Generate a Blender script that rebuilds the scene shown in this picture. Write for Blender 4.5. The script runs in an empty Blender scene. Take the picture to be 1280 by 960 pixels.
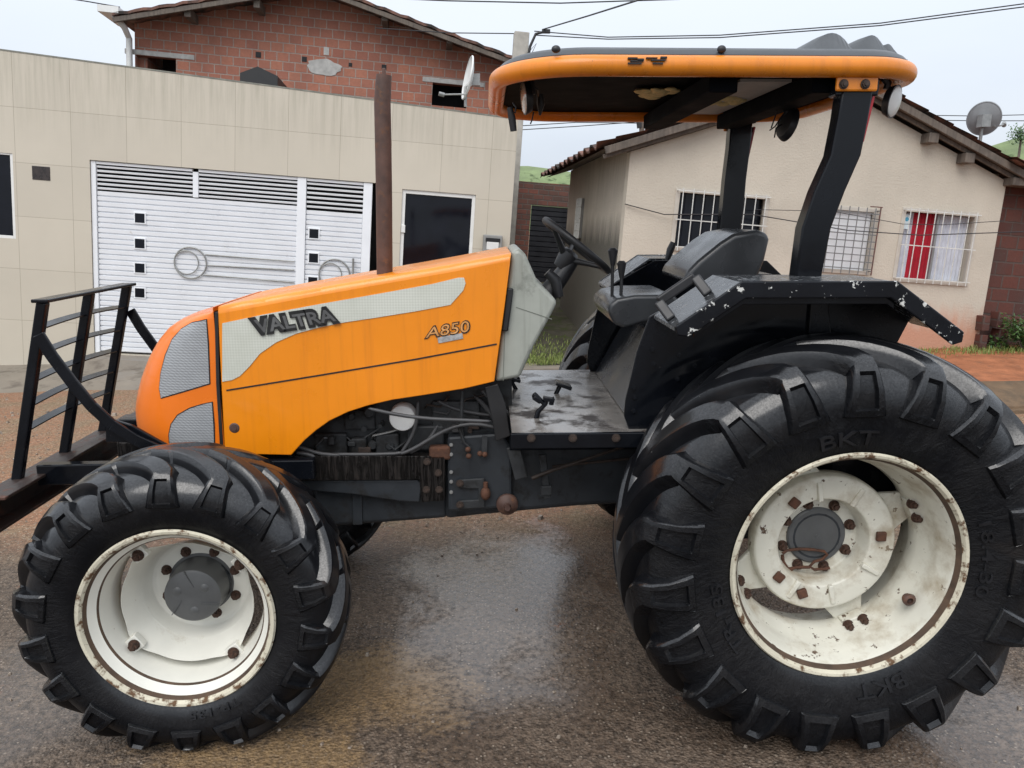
import bpy, bmesh, math, random
from mathutils import Vector, Matrix, noise
random.seed(7)
R = math.radians
SC = bpy.context.scene
COL = SC.collection
# ------------------------------------------------------------------ camera numbers
CAMF, CAMX, CAMZ, CAMD, CAMP, CAMYAW = 962.4, -0.0693, 1.89, 3.3512, 0.2148, 0.0325
CO = Vector((CAMX, -CAMD, CAMZ))

def ray(px, py):
    a = (px-640)/CAMF; b = (py-480)/CAMF
    cp, sp = math.cos(CAMP), math.sin(CAMP); cy, sy = math.cos(CAMYAW), math.sin(CAMYAW)
    y = cp-b*sp; z = -sp-b*cp
    return Vector((a*cy+y*sy, -a*sy+y*cy, z))

def U(px, py, Y):
    """point of the plane Y = const seen at a photo pixel"""
    r = ray(px, py); return CO+r*((Y-CO.y)/r.y)

def UZ(px, py, Z):
    r = ray(px, py); return CO+r*((Z-CO.z)/r.z)

def UP(px, py, A, n):
    r = ray(px, py); return CO+r*((A-CO).dot(n)/r.dot(n))

# ------------------------------------------------------------------ objects
def tag(o, label=None, cat=None, group=None, kind=None):
    if label: o['label'] = label
    if cat: o['category'] = cat
    if group: o['group'] = group
    if kind: o['kind'] = kind
    return o

def empty(name, parent=None, mw=None, loc=None):
    o = bpy.data.objects.new(name, None); COL.objects.link(o)
    o.empty_display_size = .2
    if parent: o.parent = parent
    if mw is not None: o.matrix_world = mw
    if loc is not None: o.location = loc
    return o

def link(name, me, mat, parent=None, label=None):
    o = bpy.data.objects.new(name, me); COL.objects.link(o)
    if mat is not None:
        for m in (mat if isinstance(mat, (list, tuple)) else [mat]): me.materials.append(m)
    if parent: o.parent = parent
    if label: o['label'] = label
    return o

class MB:
    def __init__(s): s.bm = bmesh.new()
    def face(s, pts, mi=0):
        vs = [s.bm.verts.new(p) for p in pts]
        f = s.bm.faces.new(vs); f.material_index = mi; return f
    def grid(s, rows, mi=0, cu=False, cv=False):
        V = [[s.bm.verts.new(p) for p in r] for r in rows]
        nr, nc = len(V), len(V[0])
        for i in range(nr if cu else nr-1):
            for j in range(nc if cv else nc-1):
                a, b, c, d = V[i][j], V[i][(j+1) % nc], V[(i+1) % nr][(j+1) % nc], V[(i+1) % nr][j]
                try:
                    f = s.bm.faces.new((a, b, c, d)); f.material_index = mi
                except ValueError: pass
        return V
    def box(s, c, size, rot=None, mi=0):
        M = rot.to_4x4() if rot is not None else Matrix.Identity(4)
        c = Vector(c); h = Vector(size)/2
        P = [c+M.to_3x3() @ Vector((x*h.x, y*h.y, z*h.z)) for x in (-1, 1) for y in (-1, 1) for z in (-1, 1)]
        v = [s.bm.verts.new(p) for p in P]
        for f in ((0, 1, 3, 2), (4, 6, 7, 5), (0, 4, 5, 1), (2, 3, 7, 6), (0, 2, 6, 4), (1, 5, 7, 3)):
            s.bm.faces.new([v[i] for i in f]).material_index = mi
    def box2(s, a, b, mi=0):
        a = Vector(a); b = Vector(b); s.box((a+b)/2, [abs(x) for x in (b-a)], None, mi)
    def bar(s, a, b, w, h, up=(0, 0, 1), mi=0):
        """flat bar from a to b: w across, h along 'up'"""
        a = Vector(a); b = Vector(b); t = (b-a).normalized(); up = Vector(up)
        sd = t.cross(up)
        if sd.length < 1e-4: sd = t.cross(Vector((1, 0, 0)))
        sd.normalize(); u2 = sd.cross(t)
        A = [a+sd*x*w/2+u2*y*h/2 for x, y in ((-1, -1), (1, -1), (1, 1), (-1, 1))]
        B = [p+(b-a) for p in A]
        va = [s.bm.verts.new(p) for p in A]; vb = [s.bm.verts.new(p) for p in B]
        s.bm.faces.new(va[::-1]).material_index = mi; s.bm.faces.new(vb).material_index = mi
        for i in range(4):
            s.bm.faces.new((va[i], va[(i+1) % 4], vb[(i+1) % 4], vb[i])).material_index = mi
    def prism(s, pts, d, mi=0):
        """planar polygon extruded along vector d"""
        d = Vector(d)
        a = [s.bm.verts.new(p) for p in pts]; b = [s.bm.verts.new(Vector(p)+d) for p in pts]
        n = len(a)
        fs = [s.bm.faces.new(a[::-1]), s.bm.faces.new(b)]
        for i in range(n): fs.append(s.bm.faces.new((a[i], a[(i+1) % n], b[(i+1) % n], b[i])))
        for f in fs: f.material_index = mi
        return fs
    def tube(s, pts, r, n=10, closed=False, cap=True, mi=0, flat=1.0):
        pts = [Vector(p) for p in pts]; N = len(pts); rings = []
        rr = r if isinstance(r, (list, tuple)) else [r]*N
        ref = None
        for i in range(N):
            if closed: t = pts[(i+1) % N]-pts[i-1]
            else: t = pts[min(i+1, N-1)]-pts[max(i-1, 0)]
            t.normalize()
            if ref is None:
                ref = Vector((0, 0, 1)) if abs(t.z) < .9 else Vector((1, 0, 0))
            a = t.cross(ref).normalized(); b = a.cross(t).normalized(); ref = b
            rings.append([pts[i]+a*math.cos(k*2*math.pi/n)*rr[i]*flat+b*math.sin(k*2*math.pi/n)*rr[i] for k in range(n)])
        V = s.grid(rings, mi, cu=closed, cv=True)
        if cap and not closed:
            s.bm.faces.new(V[0][::-1]).material_index = mi; s.bm.faces.new(V[-1]).material_index = mi
    def lathe(s, prof, c=(0, 0, 0), n=64, mi=0, axis='y', closed=False):
        """prof: list of (r, o); o runs along -axis (outwards for a near wheel)"""
        c = Vector(c); rows = []
        for r, o in prof:
            row = []
            for k in range(n):
                t = 2*math.pi*k/n; x = r*math.cos(t); z = r*math.sin(t)
                row.append(c+(Vector((x, -o, z)) if axis == 'y' else Vector((x, z, o)) if axis == 'z' else Vector((o, x, z))))
            rows.append(row)
        s.grid(rows, mi, cu=closed, cv=True)
    def cyl(s, a, b, r, n=16, mi=0): s.tube([a, b], r, n, mi=mi)
    def sphere(s, c, r, sc=(1, 1, 1), u=16, v=10, mi=0):
        c = Vector(c); rows = []
        for i in range(v+1):
            p = math.pi*i/v
            rows.append([c+Vector((r*sc[0]*math.sin(p)*math.cos(2*math.pi*j/u), r*sc[1]*math.sin(p)*math.sin(2*math.pi*j/u), r*sc[2]*math.cos(p))) for j in range(u)])
        s.grid(rows, mi, cv=True)
    def build(s, name, mat, parent=None, smooth=35, bevel=0, seg=2, label=None, dist=1e-5, tri=False):
        bm = s.bm
        bmesh.ops.remove_doubles(bm, verts=bm.verts, dist=dist)
        bmesh.ops.recalc_face_normals(bm, faces=bm.faces)
        if tri: bmesh.ops.triangulate(bm, faces=[f for f in bm.faces if len(f.verts) > 4])
        me = bpy.data.meshes.new(name); bm.to_mesh(me); bm.free()
        o = link(name, me, mat, parent, label)
        if smooth:
            for p in me.polygons: p.use_smooth = True
            me.set_sharp_from_angle(angle=R(smooth))
        if bevel:
            m = o.modifiers.new('bevel', 'BEVEL'); m.width = bevel; m.segments = seg; m.limit_method = 'ANGLE'; m.angle_limit = R(30)
            m.harden_normals = False
        return o

def copy_tree(o, parent=None, name=None):
    c = o.copy(); COL.objects.link(c); c.parent = parent
    for ch in list(o.children): copy_tree(ch, c)
    return c

# ------------------------------------------------------------------ materials
def nodes(name):
    m = bpy.data.materials.new(name); m.use_nodes = True
    nt = m.node_tree; return m, nt, nt.nodes['Principled BSDF'], nt.nodes, nt.links

def mixc(nt, fac, a, b, mode='MIX'):
    n = nt.nodes.new('ShaderNodeMix'); n.data_type = 'RGBA'; n.blend_type = mode
    for sk, v in ((n.inputs[0], fac), (n.inputs[6], a), (n.inputs[7], b)):
        if hasattr(v, 'is_output') or isinstance(v, bpy.types.NodeSocket): nt.links.new(v, sk)
        elif isinstance(v, (tuple, list)): sk.default_value = (*v[:3], 1)
        else: sk.default_value = v
    return n.outputs[2]

def math_(nt, op, a, b=None, clamp=False):
    n = nt.nodes.new('ShaderNodeMath'); n.operation = op; n.use_clamp = clamp
    for i, v in enumerate((a, b)):
        if v is None: continue
        if isinstance(v, bpy.types.NodeSocket): nt.links.new(v, n.inputs[i])
        else: n.inputs[i].default_value = v
    return n.outputs[0]

def ramp(nt, src, lo, hi, a=0., b=1.):
    n = nt.nodes.new('ShaderNodeMapRange'); nt.links.new(src, n.inputs[0])
    n.inputs[1].default_value = lo; n.inputs[2].default_value = hi; n.inputs[3].default_value = a; n.inputs[4].default_value = b
    return n.outputs[0]

def coords(nt, scale=(1, 1, 1), loc=(0, 0, 0), rot=(0, 0, 0)):
    t = nt.nodes.new('ShaderNodeTexCoord'); m = nt.nodes.new('ShaderNodeMapping')
    m.inputs[1].default_value = loc; m.inputs[2].default_value = rot; m.inputs[3].default_value = scale
    nt.links.new(t.outputs['Object'], m.inputs[0]); return m.outputs[0]

def ntex(nt, vec, scale, detail=4, rough=.55, dist=0.):
    n = nt.nodes.new('ShaderNodeTexNoise'); nt.links.new(vec, n.inputs['Vector'])
    n.inputs['Scale'].default_value = scale; n.inputs['Detail'].default_value = detail
    n.inputs['Roughness'].default_value = rough; n.inputs['Distortion'].default_value = dist
    return n.outputs['Fac']

def bump(nt, h, strength=.3, dist=.01, normal=None):
    n = nt.nodes.new('ShaderNodeBump'); nt.links.new(h, n.inputs['Height'])
    n.inputs['Strength'].default_value = strength; n.inputs['Distance'].default_value = dist
    if normal is not None: nt.links.new(normal, n.inputs['Normal'])
    return n.outputs[0]

def M(name, col, rough=.5, metal=0, var=.12, vs=6, spots=None, bmp=0, bs=60, bd=.004, coat=0, rvar=.1, spec=None, streak=None):
    """worn painted / dirty surface: base colour with uneven tone, optional chips or rust spots, wear in gloss"""
    m, nt, p, N, L = nodes(name)
    v = coords(nt)
    n1 = ntex(nt, v, vs, 6, .6)
    dark = tuple(c*(1-var) for c in col); light = tuple(min(1, c*(1+var)) for c in col)
    c = mixc(nt, ramp(nt, n1, .3, .7), dark, light)
    rg = ramp(nt, n1, .3, .7, max(.02, rough-rvar), min(1, rough+rvar))
    if streak:
        sv = coords(nt, (22, 22, 1.2)); sn = ntex(nt, sv, 1.5, 4, .6)
        c = mixc(nt, ramp(nt, sn, streak[1], streak[2], 0, streak[3]), c, streak[0])
    if spots:
        for (sc_, s_, lo, hi) in (spots if isinstance(spots[0], (tuple, list)) and isinstance(spots[0][0], (tuple, list)) else [spots]):
            sn = ntex(nt, v, s_, 8, .65); f = ramp(nt, sn, lo, hi)
            c = mixc(nt, f, c, sc_); rg2 = math_(nt, 'MULTIPLY_ADD', f, .35); 
            rg2.node.inputs[2].default_value = 0
            rg = math_(nt, 'ADD', rg, rg2, True)
    L.new(c, p.inputs['Base Color']); L.new(rg, p.inputs['Roughness'])
    p.inputs['Metallic'].default_value = metal
    if coat: p.inputs['Coat Weight'].default_value = coat; p.inputs['Coat Roughness'].default_value = .08
    if spec is not None: p.inputs['Specular IOR Level'].default_value = spec
    if bmp: L.new(bump(nt, ntex(nt, v, bs, 6, .65), bmp, bd), p.inputs['Normal'])
    return m

RUST = (.085, .036, .020)
ORANGE = (.86, .262, .006)
mat = {}
mat['orange'] = M('orange_paint', ORANGE, .32, var=.06, vs=3, spots=((.10, .05, .02), 60, .705, .73), coat=.25, streak=((.55, .15, .012), .5, .75, .35), bmp=.05, bs=120, bd=.002)
mat['orange_nose'] = M('orange_nose_paint', (.84, .185, .010), .3, var=.06, vs=3, spots=((.10, .05, .02), 55, .735, .76), coat=.25, bmp=.05, bs=120, bd=.002)
mat['orange_dull'] = M('orange_plastic', (.72, .225, .014), .30, var=.12, vs=4, spots=((.20, .09, .03), 30, .66, .72), streak=((.30, .11, .03), .5, .8, .35))
mat['black'] = M('black_paint', (.005, .006, .0085), .20, spec=.26, var=.3, vs=5, spots=((.06, .055, .05), 60, .70, .74), bmp=.08, bs=90, bd=.002, rvar=.14)
mat['black_chip'] = M('chipped_black_paint', (.005, .006, .0085), .18, spec=.3, var=.3, vs=5, spots=((.60, .60, .57), 24, .592, .604), rvar=.12)
mat['black_matt'] = M('black_dull', (.005, .006, .008), .8, spec=.05, var=.3, vs=8, bmp=.15, bs=80)
mat['fender_top'] = M('wet_fender_top', (.035, .038, .042), .22, var=.4, vs=9, spots=((.30, .31, .32), 45, .56, .66), bmp=.25, bs=220, bd=.002, rvar=.12)
mat['chassis'] = M('chassis_grey', (.028, .032, .037), .40, spec=.35, var=.3, vs=5, spots=((.012, .011, .010), 9, .52, .66), bmp=.12, bs=50)
mat['rail'] = M('tarred_rail', (.012, .010, .009), .5, spec=.3, var=.4, vs=7, bmp=.5, bs=28, bd=.01)
def cracked(m):
    nt = m.node_tree; p = nt.nodes['Principled BSDF']
    h = ntex(nt, coords(nt, (26, 26, 2.2)), 2.6, 5, .7, .6); r_ = ramp(nt, h, .40, .52)
    nt.links.new(bump(nt, r_, .9, .012), p.inputs['Normal'])
    old = p.inputs['Base Color'].links[0].from_socket
    nt.links.new(mixc(nt, ramp(nt, h, .55, .68, 0, .45), old, (.045, .034, .029)), p.inputs['Base Color'])
cracked(mat['rail'])
mat['engine'] = M('engine_grey', (.034, .036, .038), .5, spec=.3, var=.4, vs=9, spots=((.012, .011, .01), 7, .5, .62), bmp=.2, bs=60)
mat['rust'] = M('rust', RUST, .8, var=.45, vs=30, spots=((.20, .085, .04), 50, .6, .7), bmp=.5, bs=120)
mat['bolt'] = M('greasy_bolt', (.045, .032, .026), .55, var=.4, vs=30, spots=((.12, .055, .03), 40, .6, .7), spec=.3)
mat['rust_dark'] = M('rusted_pipe', (.085, .045, .034), .6, var=.4, vs=14, spots=((.16, .075, .04), 20, .55, .7), bmp=.3, bs=90)
mat['beam_rust'] = M('rusty_black_beam', (.028, .018, .015), .42, var=.5, vs=8, spots=((.10, .045, .03), 14, .55, .68), bmp=.4, bs=40)
mat['rim'] = M('cream_wheel_paint', (.66, .645, .56), .42, var=.07, vs=6, spots=(((.09, .055, .035), 24, .625, .65), ((.36, .30, .21), 7, .48, .72)), bmp=.12, bs=70)
mat['rim_clean'] = M('white_wheel_paint', (.74, .73, .66), .40, var=.05, vs=6, spots=(((.22, .13, .08), 30, .70, .74), ((.45, .40, .30), 6, .64, .82)), bmp=.06, bs=70)
mat['rim_edge'] = M('worn_rim_edge', (.60, .56, .44), .5, var=.12, vs=14, spots=((.12, .065, .032), 24, .51, .60), bmp=.3, bs=90)
mat['rim_groove'] = M('rim_groove_rust', (.08, .05, .032), .8, var=.4, vs=25)
mat['hub'] = M('hub_grey', (.085, .088, .09), .45, var=.15, vs=10, bmp=.1, bs=80)
mat['cowl'] = M('grey_green_plastic', (.34, .355, .315), .42, var=.12, vs=5, spots=((.10, .11, .09), 6, .60, .78), streak=((.16, .17, .14), .5, .75, .55))
mat['vinyl'] = M('black_vinyl', (.034, .036, .039), .27, var=.2, vs=5, bmp=.12, bs=160, bd=.002)
mat['rubber'] = M('black_rubber', (.014, .014, .015), .5, var=.2, vs=10)
mat['plastic'] = M('black_plastic', (.018, .018, .02), .42, var=.2, vs=8)
mat['liner'] = M('torn_roof_liner', (.42, .41, .40), .8, var=.15, vs=8)
mat['foam'] = M('yellowed_foam', (.62, .52, .27), .9, var=.2, vs=20, bmp=.6, bs=60)
mat['roof_top'] = M('grey_black_roof_plastic', (.045, .05, .055), .42, var=.25, vs=7, bmp=.1, bs=150)
mat['red'] = M('red_reflector', (.35, .012, .02), .3, var=.1)
mat['white'] = M('white_plastic', (.72, .72, .70), .4, var=.05)
mat['lens'] = M('lamp_glass', (.62, .63, .62), .12, var=.1, vs=20, metal=.3)
mat['steel'] = M('bare_steel', (.32, .32, .31), .42, metal=.7, var=.2, vs=20)
mat['hose'] = M('grey_hose', (.055, .055, .057), .45, var=.25, vs=12)
mat['badge_grey'] = M('letter_grey', (.10, .10, .10), .4, var=.3, vs=25)
mat['letter_black'] = M('letter_black', (.012, .012, .012), .4, var=.2)
mat['tin'] = M('chrome_plate', (.48, .48, .48), .35, metal=.5, var=.3, vs=60)

def tyre_mat():
    m, nt, p, N, L = nodes('wet_tyre_rubber')
    v = coords(nt)
    n1 = ntex(nt, v, 5, 6, .6); n2 = ntex(nt, v, 160, 3, .7); n3 = ntex(nt, v, 2.3, 5, .6)
    c = mixc(nt, ramp(nt, n1, .3, .75), (.0045, .005, .0065), (.0095, .010, .0118))
    c = mixc(nt, ramp(nt, n3, .62, .74, 0, .45), c, (.032, .022, .015))      # mud film
    L.new(c, p.inputs['Base Color'])
    t = N.new('ShaderNodeTexCoord'); s = N.new('ShaderNodeSeparateXYZ'); L.new(t.outputs['Object'], s.inputs[0])
    ang = math_(nt, 'ARCTAN2', s.outputs[2], s.outputs[0])
    r2 = math_(nt, 'SQRT', math_(nt, 'ADD', math_(nt, 'MULTIPLY', s.outputs[0], s.outputs[0]), math_(nt, 'MULTIPLY', s.outputs[2], s.outputs[2])))
    cv = N.new('ShaderNodeCombineXYZ'); L.new(math_(nt, 'MULTIPLY', ang, 15), cv.inputs[0]); L.new(math_(nt, 'MULTIPLY', r2, 14), cv.inputs[1])
    crk = ntex(nt, cv.outputs[0], 1.0, 6, .72, 1.6)
    side = math_(nt, 'MULTIPLY', ramp(nt, math_(nt, 'ABSOLUTE', s.outputs[1]), .165, .19), ramp(nt, n1, .35, .6, .35, 1))
    b1 = bump(nt, math_(nt, 'MULTIPLY', crk, side), .75, .022)
    L.new(bump(nt, n2, .12, .002, b1), p.inputs['Normal'])
    # rain water stands on the faces that look up and drains off the flanks
    g = N.new('ShaderNodeNewGeometry'); gs = N.new('ShaderNodeSeparateXYZ'); L.new(g.outputs['Normal'], gs.inputs[0])
    film = math_(nt, 'MULTIPLY', ramp(nt, math_(nt, 'ADD', gs.outputs[2], math_(nt, 'MULTIPLY', n1, .9)), .22, .95), ramp(nt, n2, .30, .62, 1, .55), True)
    L.new(math_(nt, 'MULTIPLY', film, .9), p.inputs['Coat Weight']); p.inputs['Coat Roughness'].default_value = .17; p.inputs['Coat IOR'].default_value = 1.7
    L.new(ramp(nt, n1, .38, .62, .30, .46), p.inputs['Roughness'])
    p.inputs['Specular IOR Level'].default_value = .13
    return m
mat['tyre'] = tyre_mat()
mat['raised'] = M('raised_rubber_letters', (.013, .0135, .0155), .34, spec=.3, var=.3, vs=20, bmp=.2, bs=120)

def stripe_mat():
    m, nt, p, N, L = nodes('reflective_stripe')
    v = coords(nt, (1, 1, 1), (0, 0, 0), (0, R(45), 0))
    ck = N.new('ShaderNodeTexChecker'); ck.inputs['Scale'].default_value = 130; L.new(v, ck.inputs['Vector'])
    n1 = ntex(nt, coords(nt), 5, 5, .6)
    a = mixc(nt, ck.outputs['Fac'], (.56, .57, .50), (.64, .65, .58))
    a = mixc(nt, ramp(nt, n1, .45, .75, 0, .5), a, (.42, .43, .35))
    L.new(a, p.inputs['Base Color']); p.inputs['Roughness'].default_value = .38
    L.new(bump(nt, ck.outputs['Fac'], .15, .002), p.inputs['Normal'])
    return m
mat['stripe'] = stripe_mat()

def headlamp_mat():
    m, nt, p, N, L = nodes('patterned_headlamp_glass')
    v = coords(nt)
    w = N.new('ShaderNodeTexWave'); w.wave_type = 'BANDS'; w.bands_direction = 'DIAGONAL'; L.new(v, w.inputs['Vector'])
    w.inputs['Scale'].default_value = 42; w.inputs['Distortion'].default_value = 3
    w2 = N.new('ShaderNodeTexWave'); w2.bands_direction = 'Z'; L.new(v, w2.inputs['Vector']); w2.inputs['Scale'].default_value = 30
    n1 = ntex(nt, v, 9, 4, .6)
    h = math_(nt, 'ADD', w.outputs['Fac'], w2.outputs['Fac'])
    c = mixc(nt, ramp(nt, h, .4, 1.6), (.29, .30, .31), (.40, .41, .42))
    c = mixc(nt, ramp(nt, n1, .45, .7, 0, .5), c, (.27, .28, .29))
    L.new(c, p.inputs['Base Color']); p.inputs['Roughness'].default_value = .22; p.inputs['Metallic'].default_value = .15
    L.new(bump(nt, h, .18, .003), p.inputs['Normal'])
    return m
mat['headlamp'] = headlamp_mat()

# ------------------------------------------------------------------ text to mesh
def text_verts(body, bold=0.0, extrude=.0, shear=0):
    cu = bpy.data.curves.new('t', 'FONT'); cu.body = body; cu.size = 1; cu.offset = bold; cu.extrude = extrude; cu.shear = shear; cu.space_character = 1.0+bold*.9
    cu.resolution_u = 3
    ob = bpy.data.objects.new('t', cu); COL.objects.link(ob)
    dg = bpy.context.evaluated_depsgraph_get(); dg.update()
    me = bpy.data.meshes.new_from_object(ob.evaluated_get(dg))
    bpy.data.objects.remove(ob); bpy.data.curves.remove(cu)
    return me

def text_obj(name, body, fn, material, parent, bold=0, depth=.004, shear=0, cuts=0, bbox=None):
    """fn(u, v, w) maps text box coordinates (0..1, 0..1, height above the surface) to a point"""
    me = text_verts(body, bold, .5, shear)
    if cuts:
        bm = bmesh.new(); bm.from_mesh(me); bmesh.ops.subdivide_edges(bm, edges=[e for e in bm.edges if e.calc_length() > .15], cuts=cuts); bmesh.ops.triangulate(bm, faces=bm.faces); bm.to_mesh(me); bm.free()
    xs = [v.co.x for v in me.vertices]; ys = [v.co.y for v in me.vertices]
    x0, x1, y0, y1 = bbox or (min(xs), max(xs), min(ys), max(ys))
    for v in me.vertices:
        v.co = fn((v.co.x-x0)/(x1-x0), (v.co.y-y0)/(y1-y0), (v.co.z+.5)*depth)
    bm = bmesh.new(); bm.from_mesh(me); bmesh.ops.recalc_face_normals(bm, faces=bm.faces); bm.to_mesh(me); bm.free()
    me.materials.clear()
    return link(name, me, material, parent)

# ================================================================== TRACTOR
tractor = tag(empty('tractor'), 'orange farm tractor with black canopy, cream wheel rims and big wet black tyres', 'tractor')

# ---- tyres
def polyline(pts):
    acc = [0]
    for a, b in zip(pts, pts[1:]): acc.append(acc[-1]+math.dist(a, b))
    return acc
def smooth_prof(ctrl, n):
    """Catmull-Rom through control points, n samples a segment"""
    out = []
    P = [ctrl[0]]+list(ctrl)+[ctrl[-1]]
    for i in range(1, len(P)-2):
        p0, p1, p2, p3 = [Vector(q) for q in P[i-1:i+3]]
        for k in range(n):
            t = k/n
            out.append(.5*((2*p1)+(p2-p0)*t+(2*p0-5*p1+4*p2-p3)*t*t+(3*p1-p0-3*p2+p3)*t**3))
    out.append(Vector(ctrl[-1])); return out

def make_tyre(name, half, nlug, lugh, zc, parent, lead, phase, wtop, pad):
    """half: (r, y) control points crown -> bead. Lugs lean as on an R1 tractor tyre."""
    hp = smooth_prof([Vector(p) for p in half], 6)
    hp = [Vector((p.x, p.y)) for p in hp]
    acc = polyline(hp); total = acc[-1]
    def at(s):
        sg = 1 if s >= 0 else -1; s = min(abs(s), total-1e-6)
        for i in range(len(acc)-1):
            if acc[i+1] >= s:
                t = (s-acc[i])/(acc[i+1]-acc[i]); p = hp[i].lerp(hp[i+1], t); d = (hp[min(i+2, len(hp)-1)]-hp[max(i-1, 0)]).normalized()
                return p.x, p.y*sg, Vector((d.y, -d.x*sg))         # r, y, normal in (r, y)
    def P(s, th, off, side):
        r, y, n = at(s); r += n.x*off; y = (y+n.y*off)*side
        return Vector((r*math.cos(th), -y, r*math.sin(th)))
    b = MB()
    prof = [(p.x, -p.y) for p in hp[::-1]]+[(p.x, p.y) for p in hp[1:]]
    b.lathe(prof, n=120)
    # shoulder arc length = where y exceeds ~.86 of max
    ymax = max(p.y for p in hp); ssh = next(a for a, p in zip(acc, hp) if p.y > ymax*.74)
    send = ssh+pad
    for side in (1, -1):
        for k in range(nlug):
            th0 = phase+(k+(0 if side == 1 else .5))*2*math.pi/nlug
            st = []
            n1 = 11
            for i in range(n1):
                t = i/(n1-1); s = -.035+(ssh+.035)*t
                st.append((s, lead*(1-t)**1.3, lugh*(.92+.12*t), wtop*(.80+.25*t), 0))
            for t, hh, ww, dp in ((.10, 1.0, 1.05, 0), (.2, .95, 1.1, 0), (.23, .93, 1.12, 1), (.5, .74, 1.34, 1), (.82, .46, 1.58, 1), (.85, .43, 1.6, 0), (.97, .30, 1.7, 0), (1.0, .10, 1.74, 0)):
                st.append((ssh+pad*t, 0, lugh*hh, wtop*ww, dp))
            rows = []
            for i, (s, ph, h, w, dp) in enumerate(st):
                th = th0+ph
                c = P(s, th, 0, side)
                a = st[min(i+1, len(st)-1)]; z = st[max(i-1, 0)]
                tg = (P(a[0], th0+a[1], 0, side)-P(z[0], th0+z[1], 0, side)).normalized()
                nr = (P(s, th, 1, side)-c).normalized(); bi = nr.cross(tg).normalized()
                tw = lugh*(.5 if i < n1 else .26)
                hin = h-(.015 if dp else 0)*lugh/.042
                rows.append([c+bi*x+nr*hh for x, hh in ((-w/2-tw, -.012), (-w/2-tw*.45, h*.45), (-w/2-.004, h-.010), (-w/2+.003, h-.0015), (-w*.31, h), (-w*.27, hin), (w*.27, hin), (w*.31, h), (w/2-.003, h-.0015), (w/2+.004, h-.010), (w/2+tw*.45, h*.45), (w/2+tw, -.012))])
            V = b.grid(rows)
            b.bm.faces.new(V[0]); b.bm.faces.new(V[-1][::-1])
    # flatten on the ground
    for v in b.bm.verts:
        lim = -zc+.003
        if v.co.z < lim+.05:
            d = lim+.05-v.co.z; v.co.z = lim+.05-.05*(1-math.exp(-d/.05)) if d > 0 else v.co.z
    o = b.build(name, mat['tyre'], parent, smooth=38)
    return o, at, P

def nut(parent, mesh, loc, nm='wheel_nut'):
    o = bpy.data.objects.new(nm, mesh); COL.objects.link(o); o.parent = parent; o.location = loc; return o
def nut_mesh(r, h, m):
    b = MB(); ps = [Vector((r*math.cos(k*math.pi/3), 0, r*math.sin(k*math.pi/3))) for k in range(6)]
    b.prism(ps, (0, -h, 0)); b.tube([(0, -h*.8, 0), (0, -h*1.45, 0)], r*.55, 10)
    b.lathe([(r*1.25, 0.0), (r*1.25, .003), (r*.5, .0035)], n=14)
    o = b.build('wheel_nut', m, None, smooth=30); me = o.data; bpy.data.objects.remove(o); return me
mat['nut'] = M('rusty_nut', (.070, .034, .021), .75, var=.5, vs=60, spots=((.028, .020, .016), 70, .5, .62), bmp=.3, bs=150)
NUT = nut_mesh(.0155, .018, mat['nut']); NUTB = nut_mesh(.0165, .020, mat['nut'])

XR, ZR, WR = 1.1561, .7218, .9744
XF, ZF, WF, ALF = -1.149, .5249, .8942, .055

# rear wheel: local origin at the tyre's centre, -Y outwards
RO = .212
rear_c = Vector((XR, -WR+RO, ZR))
rear = empty('rear_wheel', tractor, loc=rear_c)
rear_half = [(.724, 0), (.720, .07), (.708, .13), (.690, .175), (.660, .208), (.615, .230), (.560, .238), (.505, .232), (.455, .220), (.420, .208), (.405, .198)]
tyre_r, at_r, P_r = make_tyre('tyre', rear_half, 19, .045, ZR, rear, R(31), R(90+2), .074, .165)

def rim_profile(Rm, o):
    return [(Rm-.004, o-.016), (Rm+.003, o-.004), (Rm-.003, o+.004), (Rm-.012, o+.002), (Rm-.020, o-.010)]
b = MB(); Rm = .408
b.lathe(rim_profile(Rm, RO), n=128)
b.lathe([(Rm-.020, RO-.010), (Rm-.024, RO-.024), (Rm-.030, RO-.03)], n=128, mi=1)
b.lathe([(Rm-.030, RO-.030), (Rm-.036, RO-.06), (Rm-.046, RO-.085), (Rm-.052, RO-.115), (Rm-.056, RO-.16), (Rm-.072, RO-.19), (Rm-.076, RO-.25), (Rm-.058, RO-.28), (Rm-.05, RO-.35), (Rm-.02, RO-.40), (Rm, RO-.425)], n=128, mi=2)
rim = b.build('rim', [mat['rim_edge'], mat['rim_groove'], mat['rim']], rear, smooth=40)
# rear disc: outer ring, inner recess
b = MB()
b.lathe([(.110, -.075), (.152, -.075), (.158, -.055), (.165, -.012), (.172, .002), (.245, .012), (.258, .008), (.264, -.008), (.264, -.05), (.25, -.09), (.20, -.11), (.11, -.115)], n=96)
def polar(r, a, o): return Vector((r*math.cos(a), -o, r*math.sin(a)))
lobes = [R(23), R(113), R(208), R(294)]
for a in lobes:      # lobes that reach out to the rim brackets
    outl = []
    for da, r in ((-24, .235), (-17, .272), (-11, .318), (-8, .352), (8, .352), (11, .318), (17, .272), (24, .235)):
        outl.append(polar(r, a+R(da), -.035))
    b.prism(outl, (0, .022, 0))
    b.box(polar(.338, a, -.008), (.030, .05, .085), Matrix.Rotation(-a, 3, 'Y'))
for k, a in enumerate((60, 100, 240, 282, 330)):   # raised ribs on the ring
    b.box(polar(.205, R(a), .008), (.075, .018, .018), Matrix.Rotation(-R(a), 3, 'Y'))
disc = b.build('wheel_disc', mat['rim'], rear, smooth=35, bevel=.004)
b = MB(); b.lathe([(.0, -.062), (.03, -.061), (.104, -.063), (.110, -.068), (.112, -.085)], n=64); b.lathe([(0, -.060), (.006, -.060), (.008, -.063)], n=12)
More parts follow.
